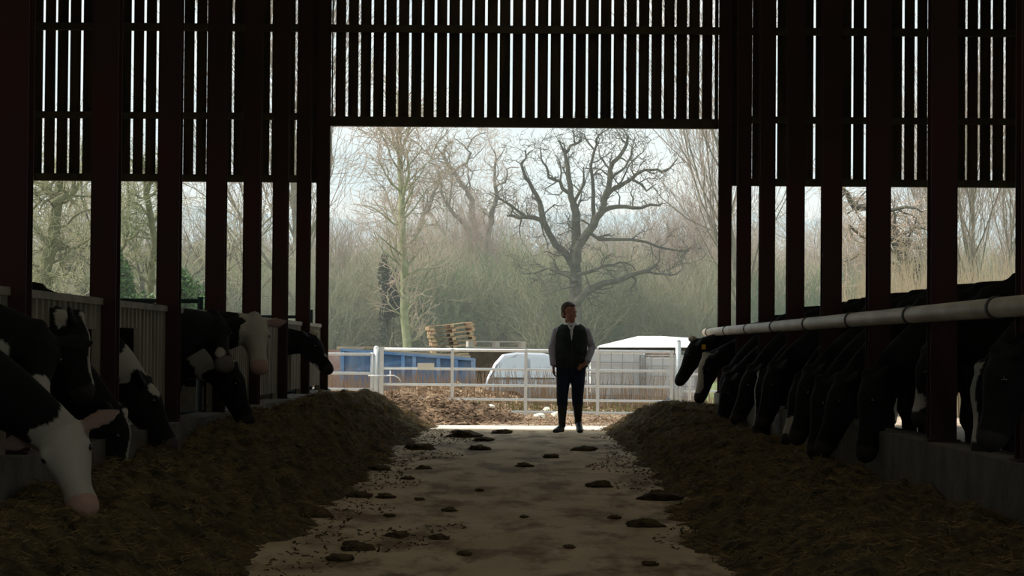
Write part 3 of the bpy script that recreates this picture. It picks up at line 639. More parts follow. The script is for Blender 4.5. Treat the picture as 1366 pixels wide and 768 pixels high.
# blue skip
SY = 50.0; a, c = P(455, 466, SY), P(633, 479, SY); zb = -.45
M['bluelite'] = mat('faded_blue_paint', (.10, .27, .56), .6, (.25, .40, .60), 3)
skip = empty('blue_skip', (a.x, SY, zb)); tag(skip, 'low blue steel skip beyond the left half of the field gate', 'skip')
Lx = c.x-a.x; za, zc = a.z-zb, c.z-zb; b = MB()
def plate(mb, p, q, zp, zq, t=.02, z0=.1, nrm=(0,1,0)):
    k = len(mb.v); nn = Vector(nrm)*t; p, q = Vector(p), Vector(q)
    for off in (Vector(), nn): mb.v += [p+off+Vector((0,0,z0)), q+off+Vector((0,0,z0)), q+off+Vector((0,0,zq)), p+off+Vector((0,0,zp))]
    mb.f += [tuple(k+i for i in u) for u in ((0,1,2,3), (7,6,5,4), (0,4,5,1), (1,5,6,2), (2,6,7,3), (3,7,4,0))]
plate(b, (0,0,0), (Lx,0,0), za, zc); plate(b, (0,1.7,0), (Lx,1.7,0), za, zc); plate(b, (0,0,0), (0,1.7,0), za, za, nrm=(1,0,0)); plate(b, (Lx-.02,0,0), (Lx-.02,1.7,0), zc, zc, nrm=(1,0,0)); b.box(0, Lx, 0, 1.7, .08, .12)
b.build('body', M['blue'], skip)
for x in (.0, .62, 1.2, 1.42, 1.9, 2.25, Lx-.06):
    zt = za+(zc-za)*x/Lx; MB().box(x, x+.07, -.05, 0, .08, zt).build('rib', M['bluelite'] if x in (1.2, 1.42) else M['blue'], skip)
MB().beam((0, -.02, za), (Lx, -.02, zc), .09, .05).build('rim', M['blue'], skip)
for x in (.25, Lx-.3): MB().box(x, x+.1, 0, 1.7, 0, .1).build('skid', M['clamp'], skip)
def thingbeam(name, px0, py0, px1, py1, Y, wd, hh, m, lab, cat, grp=None):
    p, q = P(px0, py0, Y), P(px1, py1, Y); mid = (p+q)/2; o = MB().beam(p-mid, q-mid, wd, hh).build(name, m); o.location = mid; tag(o, lab, cat, grp); return o
thingbeam('timber_board', 452, 463.5, 487, 464, 50.7, .9, .05, M['plank'], 'short pale timber board lying across the left end of the skip', 'board')
thingbeam('timber_board', 489, 463.5, 546, 466, 50.9, .7, .045, M['plank'], 'longer pale timber board lying on the middle of the skip', 'board')
thingbeam('timber_board', 520, 468.5, 628, 475.5, 50.2, .16, .04, M['plank'], 'thin timber board lying along the right top edge of the skip', 'board')
# brick coloured bank left of the skip
o = MB().box(0, .75, 0, .3, 0, 1.5).build('rusty_sheet', M['rust']); p = P(443, 520, 51.5); o.location = (p.x-.35, 51.5, -.45); tag(o, 'rust brown sheet standing left of the blue skip', 'sheet')
# pallet stack, leaning left as it rises
def pallet_mesh(m='pallet'):
    root = empty('wooden_pallet', (0, 0, 0))
    for i in range(7): MB().box(-.6, .6, -.5+i*.145, -.5+i*.145+.10, .122, .144).build('deck_board', M[m], root)
    for x in (-.6, -.05, .5): MB().box(x, x+.1, -.5, .47, .022, .122).build('bearer', M[m], root)
    for y in (-.5, -.05, .37): MB().box(-.6, .6, y, y+.10, 0, .022).build('bottom_board', M[m], root)
    return root
PY = 70.0; zc_ = P(605, 463, PY).z
pp = pallet_mesh(); rp = random.Random(3); n_p = 9; base = .72
names = ['bottom', 'second', 'third', 'fourth', 'fifth', 'sixth', 'seventh', 'eighth', 'ninth', 'tenth', 'topmost']
M['pallet2'] = mat('orange_pallet_wood', (.42, .20, .10), .9, (.55, .33, .20), 3)
ztop = P(600, 430, PY).z
for i in range(n_p):
    o = pp if i == 0 else copy_tree(pp)
    t = i/(n_p-1); step = .116; cx = P(608, 463, PY).x - .16*t + rp.uniform(-.04, .04)
    tilt = -R(7)*max(0, t-.2)/.8
    o.location = (cx, PY+rp.uniform(-.05, .05), base+i*step); o.rotation_euler = (R(rp.uniform(-.5, .5)), tilt, R(7+rp.uniform(-5, 5))); o.scale = (1, 1, .78)
    tag(o, 'weathered wooden pallet in the leaning stack, %s of nine counted upwards' % (names[:8]+['topmost'])[i], 'pallet', 'pallets in the leaning stack')
o = MB().box(-.7, .7, -.6, .6, 0, 1.165).build('concrete_block', M['kerb']); o.location = (P(608, 463, PY).x, PY, -.45); tag(o, 'concrete block under the leaning stack of pallets', 'block')
gr = pallet_mesh('palletgrey'); p = P(662, 464, 53.0); gr.location = (p.x, 53.0, p.z); gr.rotation_euler = (0, 0, R(4)); tag(gr, 'grey pallet lying flat on a concrete block right of the pallet stack', 'pallet')
o = MB().box(-.55, .55, -.4, .4, 0, p.z+.45-.003).build('concrete_block', M['kerb']); o.location = (p.x, 53.0, -.45); tag(o, 'concrete block carrying the grey pallet behind the silver car', 'block')
# silver hatchback beyond the gate, side on, nose to the right
CY = 47.2; car = empty('silver_car', (0, CY, 0)); s0 = P(646, 524, CY); gz_c = -.26
car.location = (s0.x, CY, gz_c); tag(car, 'silver grey car parked side on beyond the middle of the gate', 'car')
prof = [(0, .30), (.0, .62), (.06, .82), (.20, 1.10), (.34, 1.26), (.6, 1.30), (1.1, 1.29), (1.35, 1.22), (1.62, .97), (1.8, .86), (2.35, .80), (2.62, .70), (2.72, .55), (2.72, .30)]
def slab(prof, y0, y1, inset=0, zi=.8):
    mb = MB(); n = len(prof); 
    ys = (y0, y0+.06, y1-.06, y1)
    for j, y in enumerate(ys):
        for x, z in prof:
            k = (.05 if j in (0, 3) else 0); cz = z-(k*.6 if z > .5 else 0); cxx = x+(k*.6 if x < 1.3 else -k*.6)
            yy = y
            if z > zi: yy = y+(z-zi)*.45*(1 if j < 2 else -1)
            mb.v.append(Vector((cxx, yy, cz)))
    for j in range(3):
        for i in range(n): a = j*n+i; b_ = j*n+(i+1) % n; mb.f.append((a, b_, b_+n, a+n))
    mb.f.append(tuple(range(n-1, -1, -1))); mb.f.append(tuple(range(3*n, 4*n)))
    return mb
slab(prof, -.78, .78).build('bodywork', M['carpaint'], car)
def wq(name, pts, y, m, t=-.012):
    mb = MB(); 
    for off in (0, t): mb.v += [Vector((x, y+(z-.8)*.45+off, z)) for x, z in pts]
    n = len(pts); mb.f += [tuple(range(n-1, -1, -1)), tuple(range(n, 2*n))]+[(i, (i+1) % n, (i+1) % n+n, i+n) for i in range(n)]
    return mb.build(name, m, car)
wq('side_window', [(.16, .84), (.28, 1.08), (.42, 1.20), (.80, 1.22), (.80, .84)], -.775, M['glass']); wq('side_window', [(.86, .84), (.86, 1.22), (1.10, 1.21), (1.28, 1.14), (1.50, .90), (1.48, .84)], -.775, M['glass'])
MB().box(1.64, 1.76, -.62, .62, .90, .93).build('scuttle', M['tyre'], car)
k = MB(); k.v = [Vector(q) for q in ((1.40, -.60, 1.20), (1.63, -.70, .975), (1.63, .70, .975), (1.40, .60, 1.20), (1.42, -.60, 1.21), (1.65, -.70, .985), (1.65, .70, .985), (1.42, .60, 1.21))]
k.f = [(0,3,2,1), (4,5,6,7), (0,1,5,4), (1,2,6,5), (2,3,7,6), (3,0,4,7)]; k.build('windscreen', M['glass'], car)
for x in (.5, 2.2):
    for y in (-.79, .62):
        wh = MB().tube([(x, y, .30), (x, y+.17, .30)], .30, 20).build('wheel', M['tyre'], car); MB().tube([(x, y-.01 if y < 0 else y+.16, .30), (x, (y if y < 0 else y+.18), .30)], .18, 14).build('hubcap', M['carpaint'], wh)
MB().box(2.68, 2.74, -.60, -.35, .58, .68).build('headlamp', M['tank'], car); MB().box(2.68, 2.74, .35, .60, .58, .68).build('headlamp', M['tank'], car)
# white roofed lean-to and caged tanks on the right
LY = 46.0; lean = empty('lean_to_shelter', (0, LY, gz(0, LY))); tag(lean, 'low white roofed lean-to shelter on posts behind the right of the gate', 'shelter')
g0 = lean.location.z
def lp(px, py, dY=0): q = P(px, py, LY+dY); return Vector((q.x, dY, q.z-g0))
b = MB(); f0, f1, r0, r1, f2, r2 = lp(797, 463), lp(905, 463), lp(852, 448, 2.6), lp(882, 448, 2.6), lp(925, 463), lp(930, 451, 2.6)
ridge0, ridge1 = lp(835, 449.5, 2.6), lp(930, 451.5, 2.6)
b.v = [f0, f2, r2, r1, r0, lp(800, 460.5, 1.6)]; n = 6; b.v += [v-Vector((0, 0, .03)) for v in b.v]
b.f = [(0, 1, 2, 3, 4, 5), (11, 10, 9, 8, 7, 6)]+[(i, i+6, (i+1) % 6+6, (i+1) % 6) for i in range(6)]
b.build('roof', M['white'], lean)
MB().beam(lp(799, 465.5), lp(924, 465.5), .06, .06).build('front_beam', M['timber'], lean)
for px in (800, 857, 922):
    q = lp(px, 466); MB().box(q.x-.05, q.x+.05, -.05, .05, 0, q.z).build('post', M['rust'] if px == 857 else M['galv'], lean)
for px in (812, 925):
    q = lp(px, 460, 2.3); MB().box(q.x-.05, q.x+.05, 2.25, 2.35, 0, q.z-.1).build('post', M['timber'], lean)
MB().beam(lp(858, 477, -.02), lp(900, 470.5, -.02), .03, .10).build('slanting_board', M['rust'], lean)
def tote(px, Y, lab, top=468):
    root = empty('caged_tank', (P(px, 500, Y).x, Y, gz(0, Y))); tag(root, lab, 'tank', 'caged tanks under the lean-to'); H_ = P(px, top, Y).z-gz(0, Y)
    MB().box(-.46, .46, -.46, .46, .16, H_-.04).build('tank', M['tank'], root)
    b = MB()
    for i in range(6):
        x = -.5+i*.2; b.tube([(x, -.5, .14), (x, -.5, H_)], .011, 6, False).tube([(x, .5, .14), (x, .5, H_)], .011, 6, False).tube([(-.5, x, .14), (-.5, x, H_)], .011, 6, False).tube([(.5, x, .14), (.5, x, H_)], .011, 6, False)
    for i in range(6):
        z = .14+(H_-.14)*i/5; b.tube([(-.5, -.5, z), (.5, -.5, z), (.5, .5, z), (-.5, .5, z), (-.5, -.5, z)], .011, 6, False)
    b.build('cage', M['cage'], root); MB().box(-.52, .52, -.52, .52, 0, .13).build('pallet_base', M['cage'], root)
    MB().tube([(0, -.46, .26), (0, -.56, .26)], .04, 8).build('outlet_valve', M['blue'], root)
tote(822, 45.3, 'white plastic tank in a wire cage under the left of the lean-to')
tote(890, 45.3, 'white plastic tank in a wire cage under the right of the lean-to', 474)
# weeds and dead stalks
def weeds(name, n, xr, yr, hr, m, lab, seed, zf=lambda x, y: gz(x, y)-.03, cat='weeds', r=.006):
    rnd = random.Random(seed); V, Fc = [], []
    for i in range(n):
        x, y = rnd.uniform(*xr), rnd.uniform(*yr); h = rnd.uniform(*hr); z = zf(x, y); lx, ly = rnd.uniform(-.15, .15)*h, rnd.uniform(-.15, .15)*h; k = len(V); rr = r*rnd.uniform(.7, 1.6)
        for t, f in ((0, 1), (.6, .8), (1, .25)):
            for j in range(3): a = 2.09*j; V.append((x+lx*t*t+rr*f*math.cos(a), y+ly*t*t+rr*f*math.sin(a), z+h*t))
        for q in (0, 3):
            for j in range(3): Fc.append((k+q+j, k+q+(j+1) % 3, k+q+3+(j+1) % 3, k+q+3+j))
    tag(mesh_obj(name, V, Fc, m), lab, cat, kind='stuff')
weeds('dead_stalks', 3000, (-4.6, 2.6), (43.8, 49.4), (.3, .92), M['deadweed'], 'pale brown dead weed stalks standing in front of the blue skip', 1)
weeds('dead_stalks', 500, (1.0, 4.2), (43.6, 45.2), (.2, .55), M['deadweed'], 'pale brown dead weed stalks in front of the lean-to shelter', 2)
weeds('grass_tufts', 1500, (-4.2, 4.2), (42.2, 47.5), (.08, .34), M['grass'], 'green grass tufts growing beyond the field gate', 3)
weeds('grass_tufts', 1600, (-14, 14), (57, 62), (.2, .6), M['grass'], 'rough grass at the back of the yard', 4, lambda x, y: -.5)

# ------------------------------------------------------------------ trees: each grown branch by branch
class Wood:
    def __init__(s): s.p = {}                                   # polylines grouped by (points, sides)
    def add(s, pts, rad, sides): s.p.setdefault((len(pts), sides), []).append((pts, rad))
    def build(s, name, m, parent=None):
        VV, FF, k = [], [], 0
        for (n, sd), L in s.p.items():
            Pn = np.array([[tuple(q) for q in a[0]] for a in L]); Rn = np.array([a[1] for a in L]); m_ = len(L)
            T = np.gradient(Pn, axis=1); T /= np.linalg.norm(T, axis=2, keepdims=True)+1e-9
            ref = np.where(np.abs(T[:, :1, 2:3]) < .8, np.array([[[0, 0, 1.]]]), np.array([[[1., 0, 0]]])); ref = np.broadcast_to(ref, T.shape)
            U = np.cross(T, ref); U /= np.linalg.norm(U, axis=2, keepdims=True)+1e-9; W = np.cross(T, U)
            a = np.arange(sd)*2*np.pi/sd
            X = Pn[:, :, None]+Rn[:, :, None, None]*(U[:, :, None]*np.cos(a)[None, None, :, None]+W[:, :, None]*np.sin(a)[None, None, :, None])
            VV.append(X.reshape(-1, 3)); i, j = np.meshgrid(np.arange(n-1), np.arange(sd), indexing='ij')
            q = np.stack([i*sd+j, i*sd+(j+1) % sd, (i+1)*sd+(j+1) % sd, (i+1)*sd+j], -1).reshape(-1, 4)
            FF.append((q[None]+(np.arange(m_)*n*sd)[:, None, None]).reshape(-1, 4)+k); k += m_*n*sd
        V = np.concatenate(VV); Fc = np.concatenate(FF); me = bpy.data.meshes.new(name)
        me.vertices.add(len(V)); me.vertices.foreach_set('co', V.ravel()); me.loops.add(Fc.size); me.loops.foreach_set('vertex_index', Fc.ravel())
        me.polygons.add(len(Fc)); me.polygons.foreach_set('loop_start', np.arange(len(Fc))*4); me.polygons.foreach_set('loop_total', np.full(len(Fc), 4)); me.update(calc_edges=True)
        me.shade_smooth(); me.materials.append(m); o = bpy.data.objects.new(name, me); C.objects.link(o)
        if parent: o.parent = parent
        return o
def rv(r, s=1): return Vector((r.gauss(0, s), r.gauss(0, s), r.gauss(0, s)))
def grow(W, Tw, p, d, L, r, lev, rd, gn=.25, up=.1, kids=(5, 5, 4, 3), spread=.9, tw=.014, ratio=.62, first=.25):
    n = 6 if lev <= 1 else 4; pts, rad = [p.copy()], [r]; q = p.copy(); dd = d.copy()
    for i in range(n-1):
        dd = (dd+rv(rd, gn)+Vector((0, 0, up))).normalized(); q = q+dd*L/(n-1); pts.append(q.copy()); rad.append(max(tw*.6, r*(1-.62*(i+1)/(n-1))))
    (W if r > .035 else Tw).add(pts, rad, 7 if r > .12 else (5 if r > .035 else 3))
    if lev >= len(kids): return
    for k in range(kids[lev]):
        t = first+(1-first)*(k+rd.random())/kids[lev]; i = min(n-2, int(t*(n-1))); f = t*(n-1)-i; b = pts[i].lerp(pts[i+1], f)
        ax = (pts[i+1]-pts[i]).normalized(); sd = rv(rd); sd = (sd-ax*sd.dot(ax)).normalized(); nd = (ax*math.cos(spread*rd.uniform(.7, 1.2))+sd*math.sin(spread*rd.uniform(.7, 1.2))).normalized()
        rr = max(tw, min(rad[i]*ratio*rd.uniform(.7, 1), r*ratio)); grow(W, Tw, b, nd, L*rd.uniform(.48, .68), rr, lev+1, rd, gn, up, kids, spread, tw, ratio, .15)
def bare_tree(name, loc, hgt, r, seed, bark, twm, lab, cat='tree', group=None, **kw):
    rd = random.Random(seed); W, Tw = Wood(), Wood(); root = empty(name, loc); tag(root, lab, cat, group)
    lean = kw.pop('lean', (0, 0)); grow(W, Tw, Vector((0, 0, 0)), Vector((lean[0], lean[1], 1)).normalized(), hgt, r, 0, rd, **kw)
    W.build('trunk', bark, root)
    if Tw.p: Tw.build('twigs', twm, root)
    return root
def place(src, px, Y, sc_, rz, lab=None, group=None):
    o = copy_tree(src); x = (px-VX)*Y/F; o.location = (x, Y, -.45); o.rotation_euler = (0, 0, rz); o.scale = (sc_,)*3
    if lab: o['label'] = lab
    if group: o['group'] = group
    return o
# a tree whose main limbs follow drawn lines; each limb sways in depth and carries its own twigs
def limbed(name, Y, limbs, bark, twm, lab, seed, zoom, off, base, r0, kids=(6, 4, 3), tw=.014, tl=1.5, gn=.4, depth=1.6, cat='tree', wob=.07):
    rd = random.Random(seed); W, Tw = Wood(), Wood(); s = F/Y; o0 = P(base[0], base[1], Y); root = empty(name, (o0.x, Y, -.45)); tag(root, lab, cat); g0 = Vector((o0.x, Y, -.45))
    cache = {}
    for r_a, r_b, pl in limbs:
        pts = []; dep = cache.get(pl[0], rd.uniform(-.2, .2)); drift = rd.uniform(-1, 1)*depth/max(3, len(pl)-1)
        for i, q in enumerate(pl):
            v = P(off[0]+q[0]/zoom, off[1]+q[1]/zoom, Y)-g0; dp = cache.setdefault(q, dep+drift*i); v.y += dp; dep = dp-drift*i if i == 0 else dep; pts.append(v)
        fine = [pts[0]]; 
        for a, c in zip(pts, pts[1:]):
            m_ = a.lerp(c, .5)+rv(rd, (c-a).length*wob); fine += [m_, c]
        n = len(fine); rad = [(r_a+(r_b-r_a)*i/(n-1)) for i in range(n)]
        W.add(fine, rad, 8)
        tot = sum((c-a).length for a, c in zip(fine, fine[1:]))
        for k in range(int(tot*kids[0]/2.0)):
            t = (rd.random()**.8)*(n-1.001); i = int(t); b = fine[i].lerp(fine[i+1], t-i); rr = rad[i]
            if rr > .3: continue
            ax = (fine[i+1]-fine[i]).normalized(); sd = rv(rd); sd = (sd-ax*sd.dot(ax)).normalized()
            grow(W, Tw, b, (ax*.6+sd).normalized(), tl*rd.uniform(.6, 1.3), max(tw*1.3, min(.05, rr*.5)), 1, rd, gn, .06, (0,)+tuple(kids[1:]), .8, tw, .6, .2)
    W.build('trunk', bark, root)
    if Tw.p: Tw.build('twigs', twm, root)
    return root
# great gnarled oak behind the man
Z = (2.955, (660, 160))
oak = [(.42,.30,[(316,1030),(318,900),(320,690),(322,600)]), (.30,.20,[(322,600),(325,480),(322,400),(312,330)]), (.17,.05,[(312,330),(300,260),(290,180),(278,130),(300,100),(345,80)]),
 (.10,.03,[(312,330),(345,270),(352,230),(350,190)]), (.07,.025,[(278,130),(262,95),(250,80)]), (.11,.03,[(300,290),(260,240),(215,225),(205,180),(185,150),(182,105)]),
 (.26,.06,[(325,560),(335,490),(370,440),(400,390),(430,340),(450,270),(455,200),(490,150),(520,100),(525,70)]), (.12,.025,[(385,415),(390,330),(388,240),(380,180),(395,120),(400,80),(430,50),(465,30)]),
 (.06,.02,[(395,120),(360,70),(330,40),(322,20)]), (.15,.04,[(420,365),(455,345),(520,340),(580,345),(650,335),(665,325)]), (.13,.03,[(440,300),(490,265),(540,235),(590,200),(640,200),(670,210),(715,160)]),
 (.09,.025,[(450,250),(500,200),(540,140),(555,70)]), (.08,.025,[(540,235),(600,280),(640,250)]), (.24,.06,[(322,600),(305,560),(270,510),(215,440),(180,390),(130,380),(90,380),(50,375)]),
 (.15,.03,[(215,440),(185,340),(165,290),(140,245),(115,200),(105,170),(125,150),(120,120)]), (.06,.02,[(180,390),(195,450),(208,510)]), (.07,.025,[(130,380),(60,330),(20,310),(-10,290)]),
 (.14,.03,[(320,640),(305,620),(260,600),(210,580),(160,600),(110,600)]), (.05,.02,[(210,580),(170,560),(140,545)]), (.07,.02,[(320,650),(260,665),(200,690)]),
 (.25,.08,[(320,720),(350,690),(380,668),(440,640),(520,620),(580,600),(640,570)]), (.07,.02,[(580,600),(640,605),(700,610),(740,590),(750,560)]), (.10,.03,[(325,610),(400,590),(470,570),(520,560),(560,590)]),
 (.10,.02,[(370,440),(480,470),(600,480),(700,510),(750,515),(790,490)]), (.06,.02,[(455,200),(420,150),(415,110)]), (.05,.02,[(490,265),(530,180),(560,150),(590,120)]), (.06,.02,[(260,240),(262,180),(240,130)])]
limbed('oak_tree', 134, oak, M['bark'], M['bark'], 'large gnarled leafless oak rising behind the walking man', 1, *Z, (767, 485), .4, kids=(5, 4, 3), tw=.013, tl=1.3, gn=.45)
Z2 = (4.52, (440, 160))
limbed('oak_tree', 165, [(.30,.22,[(975,1540),(970,900),(960,640)]), (.22,.12,[(960,640),(975,560),(1000,500),(1000,400)]), (.12,.03,[(1000,400),(998,320),(1000,260),(1000,200),(970,145)]),
 (.08,.03,[(1000,400),(1060,380),(1070,300),(1140,295)]), (.06,.02,[(1000,250),(1040,200),(1060,150)]), (.10,.03,[(1000,470),(1060,490),(1130,540),(1175,560)]), (.09,.03,[(965,580),(940,540),(910,520)])],
 M['barkpale'], M['twig'], 'pale leafless oak left of the big gnarled one, its forked top above the pallets', 2, *Z2, (655, 470), .3, kids=(5, 4, 3), tl=1.6)
limbed('oak_tree', 170, [(.32,.24,[(900,1540),(890,900),(880,640)]), (.22,.08,[(880,640),(860,480),(830,420),(780,360),(750,310),(700,240),(690,200),(705,150)]), (.10,.03,[(750,310),(830,260),(855,200),(830,180),(860,120),(900,90),(940,80)]),
 (.07,.03,[(845,440),(835,340),(830,270)]), (.06,.02,[(830,180),(790,140),(760,120)]), (.18,.06,[(885,720),(790,600),(720,520),(680,450),(680,380)]), (.09,.04,[(720,510),(735,400),(745,310)])],
 M['barkpale'], M['twig'], 'contorted pale oak with a twisting double top, left of centre', 3, *Z2, (636, 470), .3, kids=(5, 4, 3), tl=1.6)
limbed('oak_tree', 160, [(.24,.18,[(480,1540),(500,900),(520,700)]), (.16,.05,[(520,700),(560,600),(600,540),(610,470),(650,400),(660,350),(655,280),(600,250)]), (.08,.03,[(500,900),(420,620),(370,520),(350,440),(300,380)])],
 M['barkpale'], M['twig'], 'slender crooked oak between the mossy poplar and the contorted oak', 4, *Z2, (548, 470), .25, kids=(5, 4, 3), tl=1.6)
limbed('poplar_tree', 112, [(.21,.15,[(472,1610),(468,1350),(450,1000),(440,768),(430,560)]), (.15,.09,[(430,560),(428,400),(415,200),(408,10),(405,-200)]), (.06,.02,[(412,190),(340,90),(270,15),(220,-60)]), (.06,.02,[(416,200),(460,120),(480,10)]),
 (.07,.03,[(440,480),(480,330),(470,200),(500,120)]), (.04,.02,[(428,400),(520,300),(600,220),(640,120)]), (.04,.02,[(430,440),(340,330),(300,250)])],
 M['barkpoplar'], M['twig'], 'tall straight mossy poplar trunk in the left half of the doorway', 5, *Z2, (545, 480), .2, kids=(8, 5, 4), tl=1.8, gn=.2, wob=.012)
Z3 = (4.043, (30, 230))
limbed('oak_tree', 78, [(.25,.19,[(62,1240),(80,900),(105,600),(130,430),(150,300)]), (.18,.11,[(150,300),(160,200),(155,130),(165,60),(170,-40)]), (.12,.05,[(155,130),(110,100),(80,60),(30,40),(-30,30)]), (.13,.05,[(160,170),(220,130),(270,100),(300,40),(330,-20)]),
 (.05,.03,[(60,80),(90,150),(40,190),(-20,180)]), (.05,.03,[(250,110),(200,90),(180,40),(230,0)]), (.06,.02,[(130,430),(200,380),(260,400),(330,350)]), (.06,.02,[(120,540),(180,560),(250,545),(320,600)]), (.05,.02,[(150,300),(210,280),(290,200),(340,180)])],
 M['barkmoss'], M['twigolive'], 'mossy oak with a spreading trunk seen through the leftmost gap', 6, *Z3, (48, 470), .35, kids=(9, 5, 4), tl=1.2, gn=.4, depth=.7)
limbed('ivy_clad_tree', 84, [(.13,.09,[(680,1220),(690,900),(710,500),(715,280),(690,120),(680,-40)]), (.05,.02,[(712,260),(650,180),(580,150)]), (.06,.02,[(530,420),(560,360),(620,345),(700,360)]), (.07,.04,[(515,1220),(520,900),(530,600),(530,420),(540,250),(530,-40)])],
 M['barkmoss'], M['twigolive'], 'slim mossy tree seen through the second gap from the left', 7, *Z3, (200, 470), .15, kids=(9, 5, 4), tl=1.0)
Z4 = (3.84, (1000, 240))
limbed('oak_tree', 88, [(.26,.18,[(905,1130),(880,700),(840,450),(760,250),(680,120)]), (.15,.05,[(680,120),(560,130),(520,60),(470,20)]), (.10,.03,[(820,330),(740,300),(690,290),(580,310),(490,240),(500,290)]), (.08,.03,[(850,420),(760,380),(700,330)]),
 (.08,.03,[(700,160),(800,140),(870,170)]), (.07,.03,[(870,600),(760,440),(700,400),(560,380),(480,420)]), (.06,.02,[(780,280),(860,240),(940,250)])],
 M['bark'], M['twig'], 'dark oak with level branches seen through the right hand gaps', 8, *Z4, (1234, 500), .3, kids=(9, 5, 4), tl=1.1)
# prototypes of woodland trees; the copies are set out along the wood
kA = dict(gn=.16, up=.10, kids=(16, 6, 5, 3), spread=.75, tw=.014, first=.2)
A1 = bare_tree('bare_tree', (0, 0, 0), 13, .20, 11, M['barkpale'], M['twig'], 'x', **kA)
A2 = bare_tree('bare_tree', (0, 0, 0), 12, .22, 12, M['bark'], M['twigolive'], 'x', **dict(kA, gn=.26))
A3 = bare_tree('bare_tree', (0, 0, 0), 14, .17, 13, M['barkpale'], M['twigpink'], 'x', **dict(kA, gn=.09, up=.22, spread=.55, kids=(20, 6, 5, 3)))
def put(o, px, Y, sc_, rz, lab):
    o.location = ((px-VX)*Y/F, Y, -.45); o.rotation_euler = (0, 0, rz); o.scale = (sc_,)*3; o['label'] = lab
put(A3, 405, 118, 1.1, 0, 'tall pinkish twigged tree at the left edge of the doorway'); put(A1, 590, 190, .80, 2, 'pale bare tree in the wood behind the contorted oaks'); put(A2, 700, 185, .72, 1, 'olive twigged bare tree in the wood left of the great oak')
place(A3, 998, 125, .95, 1.5, 'tall fine twigged tree at the right edge of the doorway')
place(A3, 1302, 100, .62, 2.2, 'upright fine twigged tree seen through the rightmost gap'); place(A3, 1280, 108, .55, .7, 'smaller upright tree seen at the left of the rightmost gap'); place(A3, 1330, 112, .60, 4.7, 'smaller upright tree seen at the right of the rightmost gap')
place(A2, 250, 100, .62, .3, 'olive bare tree seen through the third gap from the left'); place(A2, 175, 105, .60, 1.3, 'olive bare tree behind the second gap from the left')
place(A1, 312, 110, .62, 2.3, 'pale bare tree seen through the fourth gap from the left'); place(A1, 100, 110, .58, 5.3, 'pale bare tree right of the mossy oak on the far left')
place(A1, 868, 165, .62, 3.4, 'pale bare tree right of the great oak'); place(A2, 930, 160, .60, 4.1, 'olive bare tree near the right side of the doorway')
rt = random.Random(77)
for i in range(26):
    px = 40+i*52+rt.uniform(-20, 20); Y = rt.uniform(185, 235); place((A1, A2, A1)[i % 3], px, Y, rt.uniform(.52, .70), rt.uniform(0, 6.3), 'leafless tree in the far belt of woodland behind the yard', 'trees of the far woodland')
for i in range(18):
    px = 60+i*74+rt.uniform(-25, 25); Y = rt.uniform(142, 158)
    place((A2, A1, A3)[i % 3], px, Y, rt.uniform(.36, .52)*(.9 if i % 3 == 2 else 1), rt.uniform(0, 6.3), 'small slender leafless tree growing among the front bushes of the wood', 'slender trees among the bushes')
# bushes and scrub
def bush_mesh(seed, m, n=26, h=3.4, spreadr=1.5, kids=(0, 7, 5, 3), name='thorn_bush'):
    rd = random.Random(seed); Tw = Wood(); W = Wood()
    for i in range(n):
        a = rd.uniform(0, 6.28); r_ = rd.random()**.5*spreadr
        grow(Tw, Tw, Vector((r_*math.cos(a), r_*math.sin(a)*.8, 0)), Vector((math.cos(a)*.35, math.sin(a)*.35, 1)).normalized(), h*rd.uniform(.7, 1.1), .022, 1, rd, .14, .08, kids, .6, .012, .7, .1)
    return Tw.build(name, m)
B1 = bush_mesh(1, M['twiggreen']); B2 = bush_mesh(2, M['twigolive'], 24, 4.4, 1.6); B3 = bush_mesh(3, M['twig'], 22, 5.2, 1.5)
def pb(src, px, Y, s, rz, first):
    o = src if first else src.copy()
    if not first: C.objects.link(o)
    o.location = ((px-VX)*Y/F, Y, -.45); o.rotation_euler = (0, 0, rz); o.scale = (s[0], s[0], s[1]); return o
for src, nm, ys, n, sy, lab in ((B1, 'green grey', (140, 152), 44, (.95, 1.3), 'green grey thorn bush in the front fringe of the wood'), (B2, 'olive', (152, 166), 40, (1.0, 1.3), 'olive twigged bush behind the front fringe of the wood'),
                        (B3, 'brown', (166, 182), 38, (1.05, 1.35), 'taller brown twigged bush standing deep in the wood')):
    for i in range(n):
        px = 20+1330*(i+rt.uniform(.1, .9))/n; Y = rt.uniform(*ys)
        o = pb(src, px, Y, (rt.uniform(.9, 1.3), rt.uniform(*sy)), rt.uniform(0, 6.3), i == 0); tag(o, lab, 'bush', nm+' bushes of the wood')
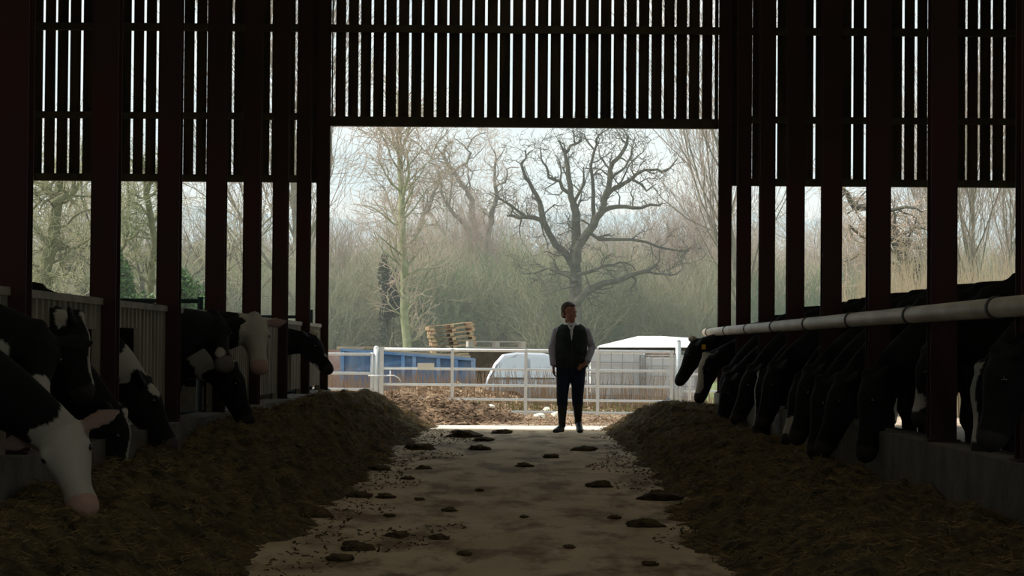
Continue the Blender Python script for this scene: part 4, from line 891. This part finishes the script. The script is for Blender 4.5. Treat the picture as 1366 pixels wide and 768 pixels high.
# evergreen bushes, leaf by leaf
def leafy(px, Y, rx, rz_, zc, n, m, lab, seed):
    rd = random.Random(seed); x0_ = (px-VX)*Y/F; V, Fc = [], []
    lob = [(rd.uniform(-.7, .7)*rx, rd.uniform(-.5, .5)*rx, zc+rd.uniform(-.6, .7)*rz_, rd.uniform(.3, .55)) for _ in range(9)]
    for i in range(n):
        l = rd.choice(lob); v = rv(rd).normalized()*(rd.random()**.35); c = Vector((l[0]+v.x*l[3]*rx, l[1]+v.y*l[3]*rx, l[2]+v.z*l[3]*rz_)); c.z = max(.02, c.z)
        a = rv(rd).normalized(); b = a.cross(rv(rd)).normalized(); k = len(V); s = rd.uniform(.03, .065)
        V += [c-a*s*1.5, c+b*s*.7, c+a*s*1.5, c-b*s*.7]; Fc.append((k, k+1, k+2, k+3))
    root = empty('evergreen_bush', (x0_, Y, -.45)); tag(root, lab, 'bush'); mesh_obj('foliage', V, Fc, m, root)
    W = Wood()
    for i in range(7): W.add([Vector((rd.uniform(-.2, .2), 0, 0)), Vector((rd.uniform(-.5, .5)*rx, rd.uniform(-.4, .4)*rx, zc)), Vector((rd.uniform(-.8, .8)*rx, 0, zc+rz_*.7))], [.03, .02, .008], 5)
    W.build('stems', M['bark'], root)
leafy(256, 74, .95, 1.9, 2.2, 7500, M['ivy'], 'dark green evergreen bush seen through the third gap from the left', 1)
leafy(196, 76, 1.0, 1.35, 2.0, 5600, M['ivy'], 'low green evergreen bush seen through the second gap from the left', 2)
leafy(163, 77, .45, 2.0, 2.5, 3400, M['ivy'], 'narrow ivy clump at the left side of the second gap', 3)
M['ivydark'] = mat('dark_ivy_leaf', (.035, .045, .035), .7, (.06, .07, .055), 3)
leafy(521, 122, .55, 2.3, 3.6, 5000, M['ivydark'], 'dark ivy covered stump just left of the mossy poplar', 4)
# reeds and the field edge
weeds('reed_bed', 7000, (6.2, 13.5), (44, 51), (1.6, 3.0), M['reed'], 'bank of tall tan dry reeds seen through the right hand gaps', 21, lambda x, y: gz(x, y)-.03, 'reeds', .009)
weeds('long_grass', 9000, (-23, -6), (70, 90), (.7, 1.5), M['deadweed'], 'long bleached grass seen through the left hand gaps', 22, lambda x, y: -.45, 'grass', .014)
weeds('long_grass', 8000, (-14, 16), (122, 132), (.5, 1.3), M['deadweed'], 'bleached grass along the foot of the wood', 23, lambda x, y: -.45, 'grass', .016)

# thin moist haze hanging over the fields
hz = bpy.data.materials.new('moist_haze'); hz.use_nodes = True; t = hz.node_tree; t.nodes.clear()
ho, hv_ = N(t, 'ShaderNodeOutputMaterial'), N(t, 'ShaderNodeVolumeScatter'); hv_.inputs['Color'].default_value = (.93, .97, 1, 1); hv_.inputs['Density'].default_value = .0011; hv_.inputs['Anisotropy'].default_value = .2
t.links.new(hv_.outputs[0], ho.inputs['Volume'])
o = MB().box(-130, 130, 50, 420, -1, 50).build('haze', hz); tag(o, 'thin pale haze over the fields and woods', 'haze', kind='stuff')
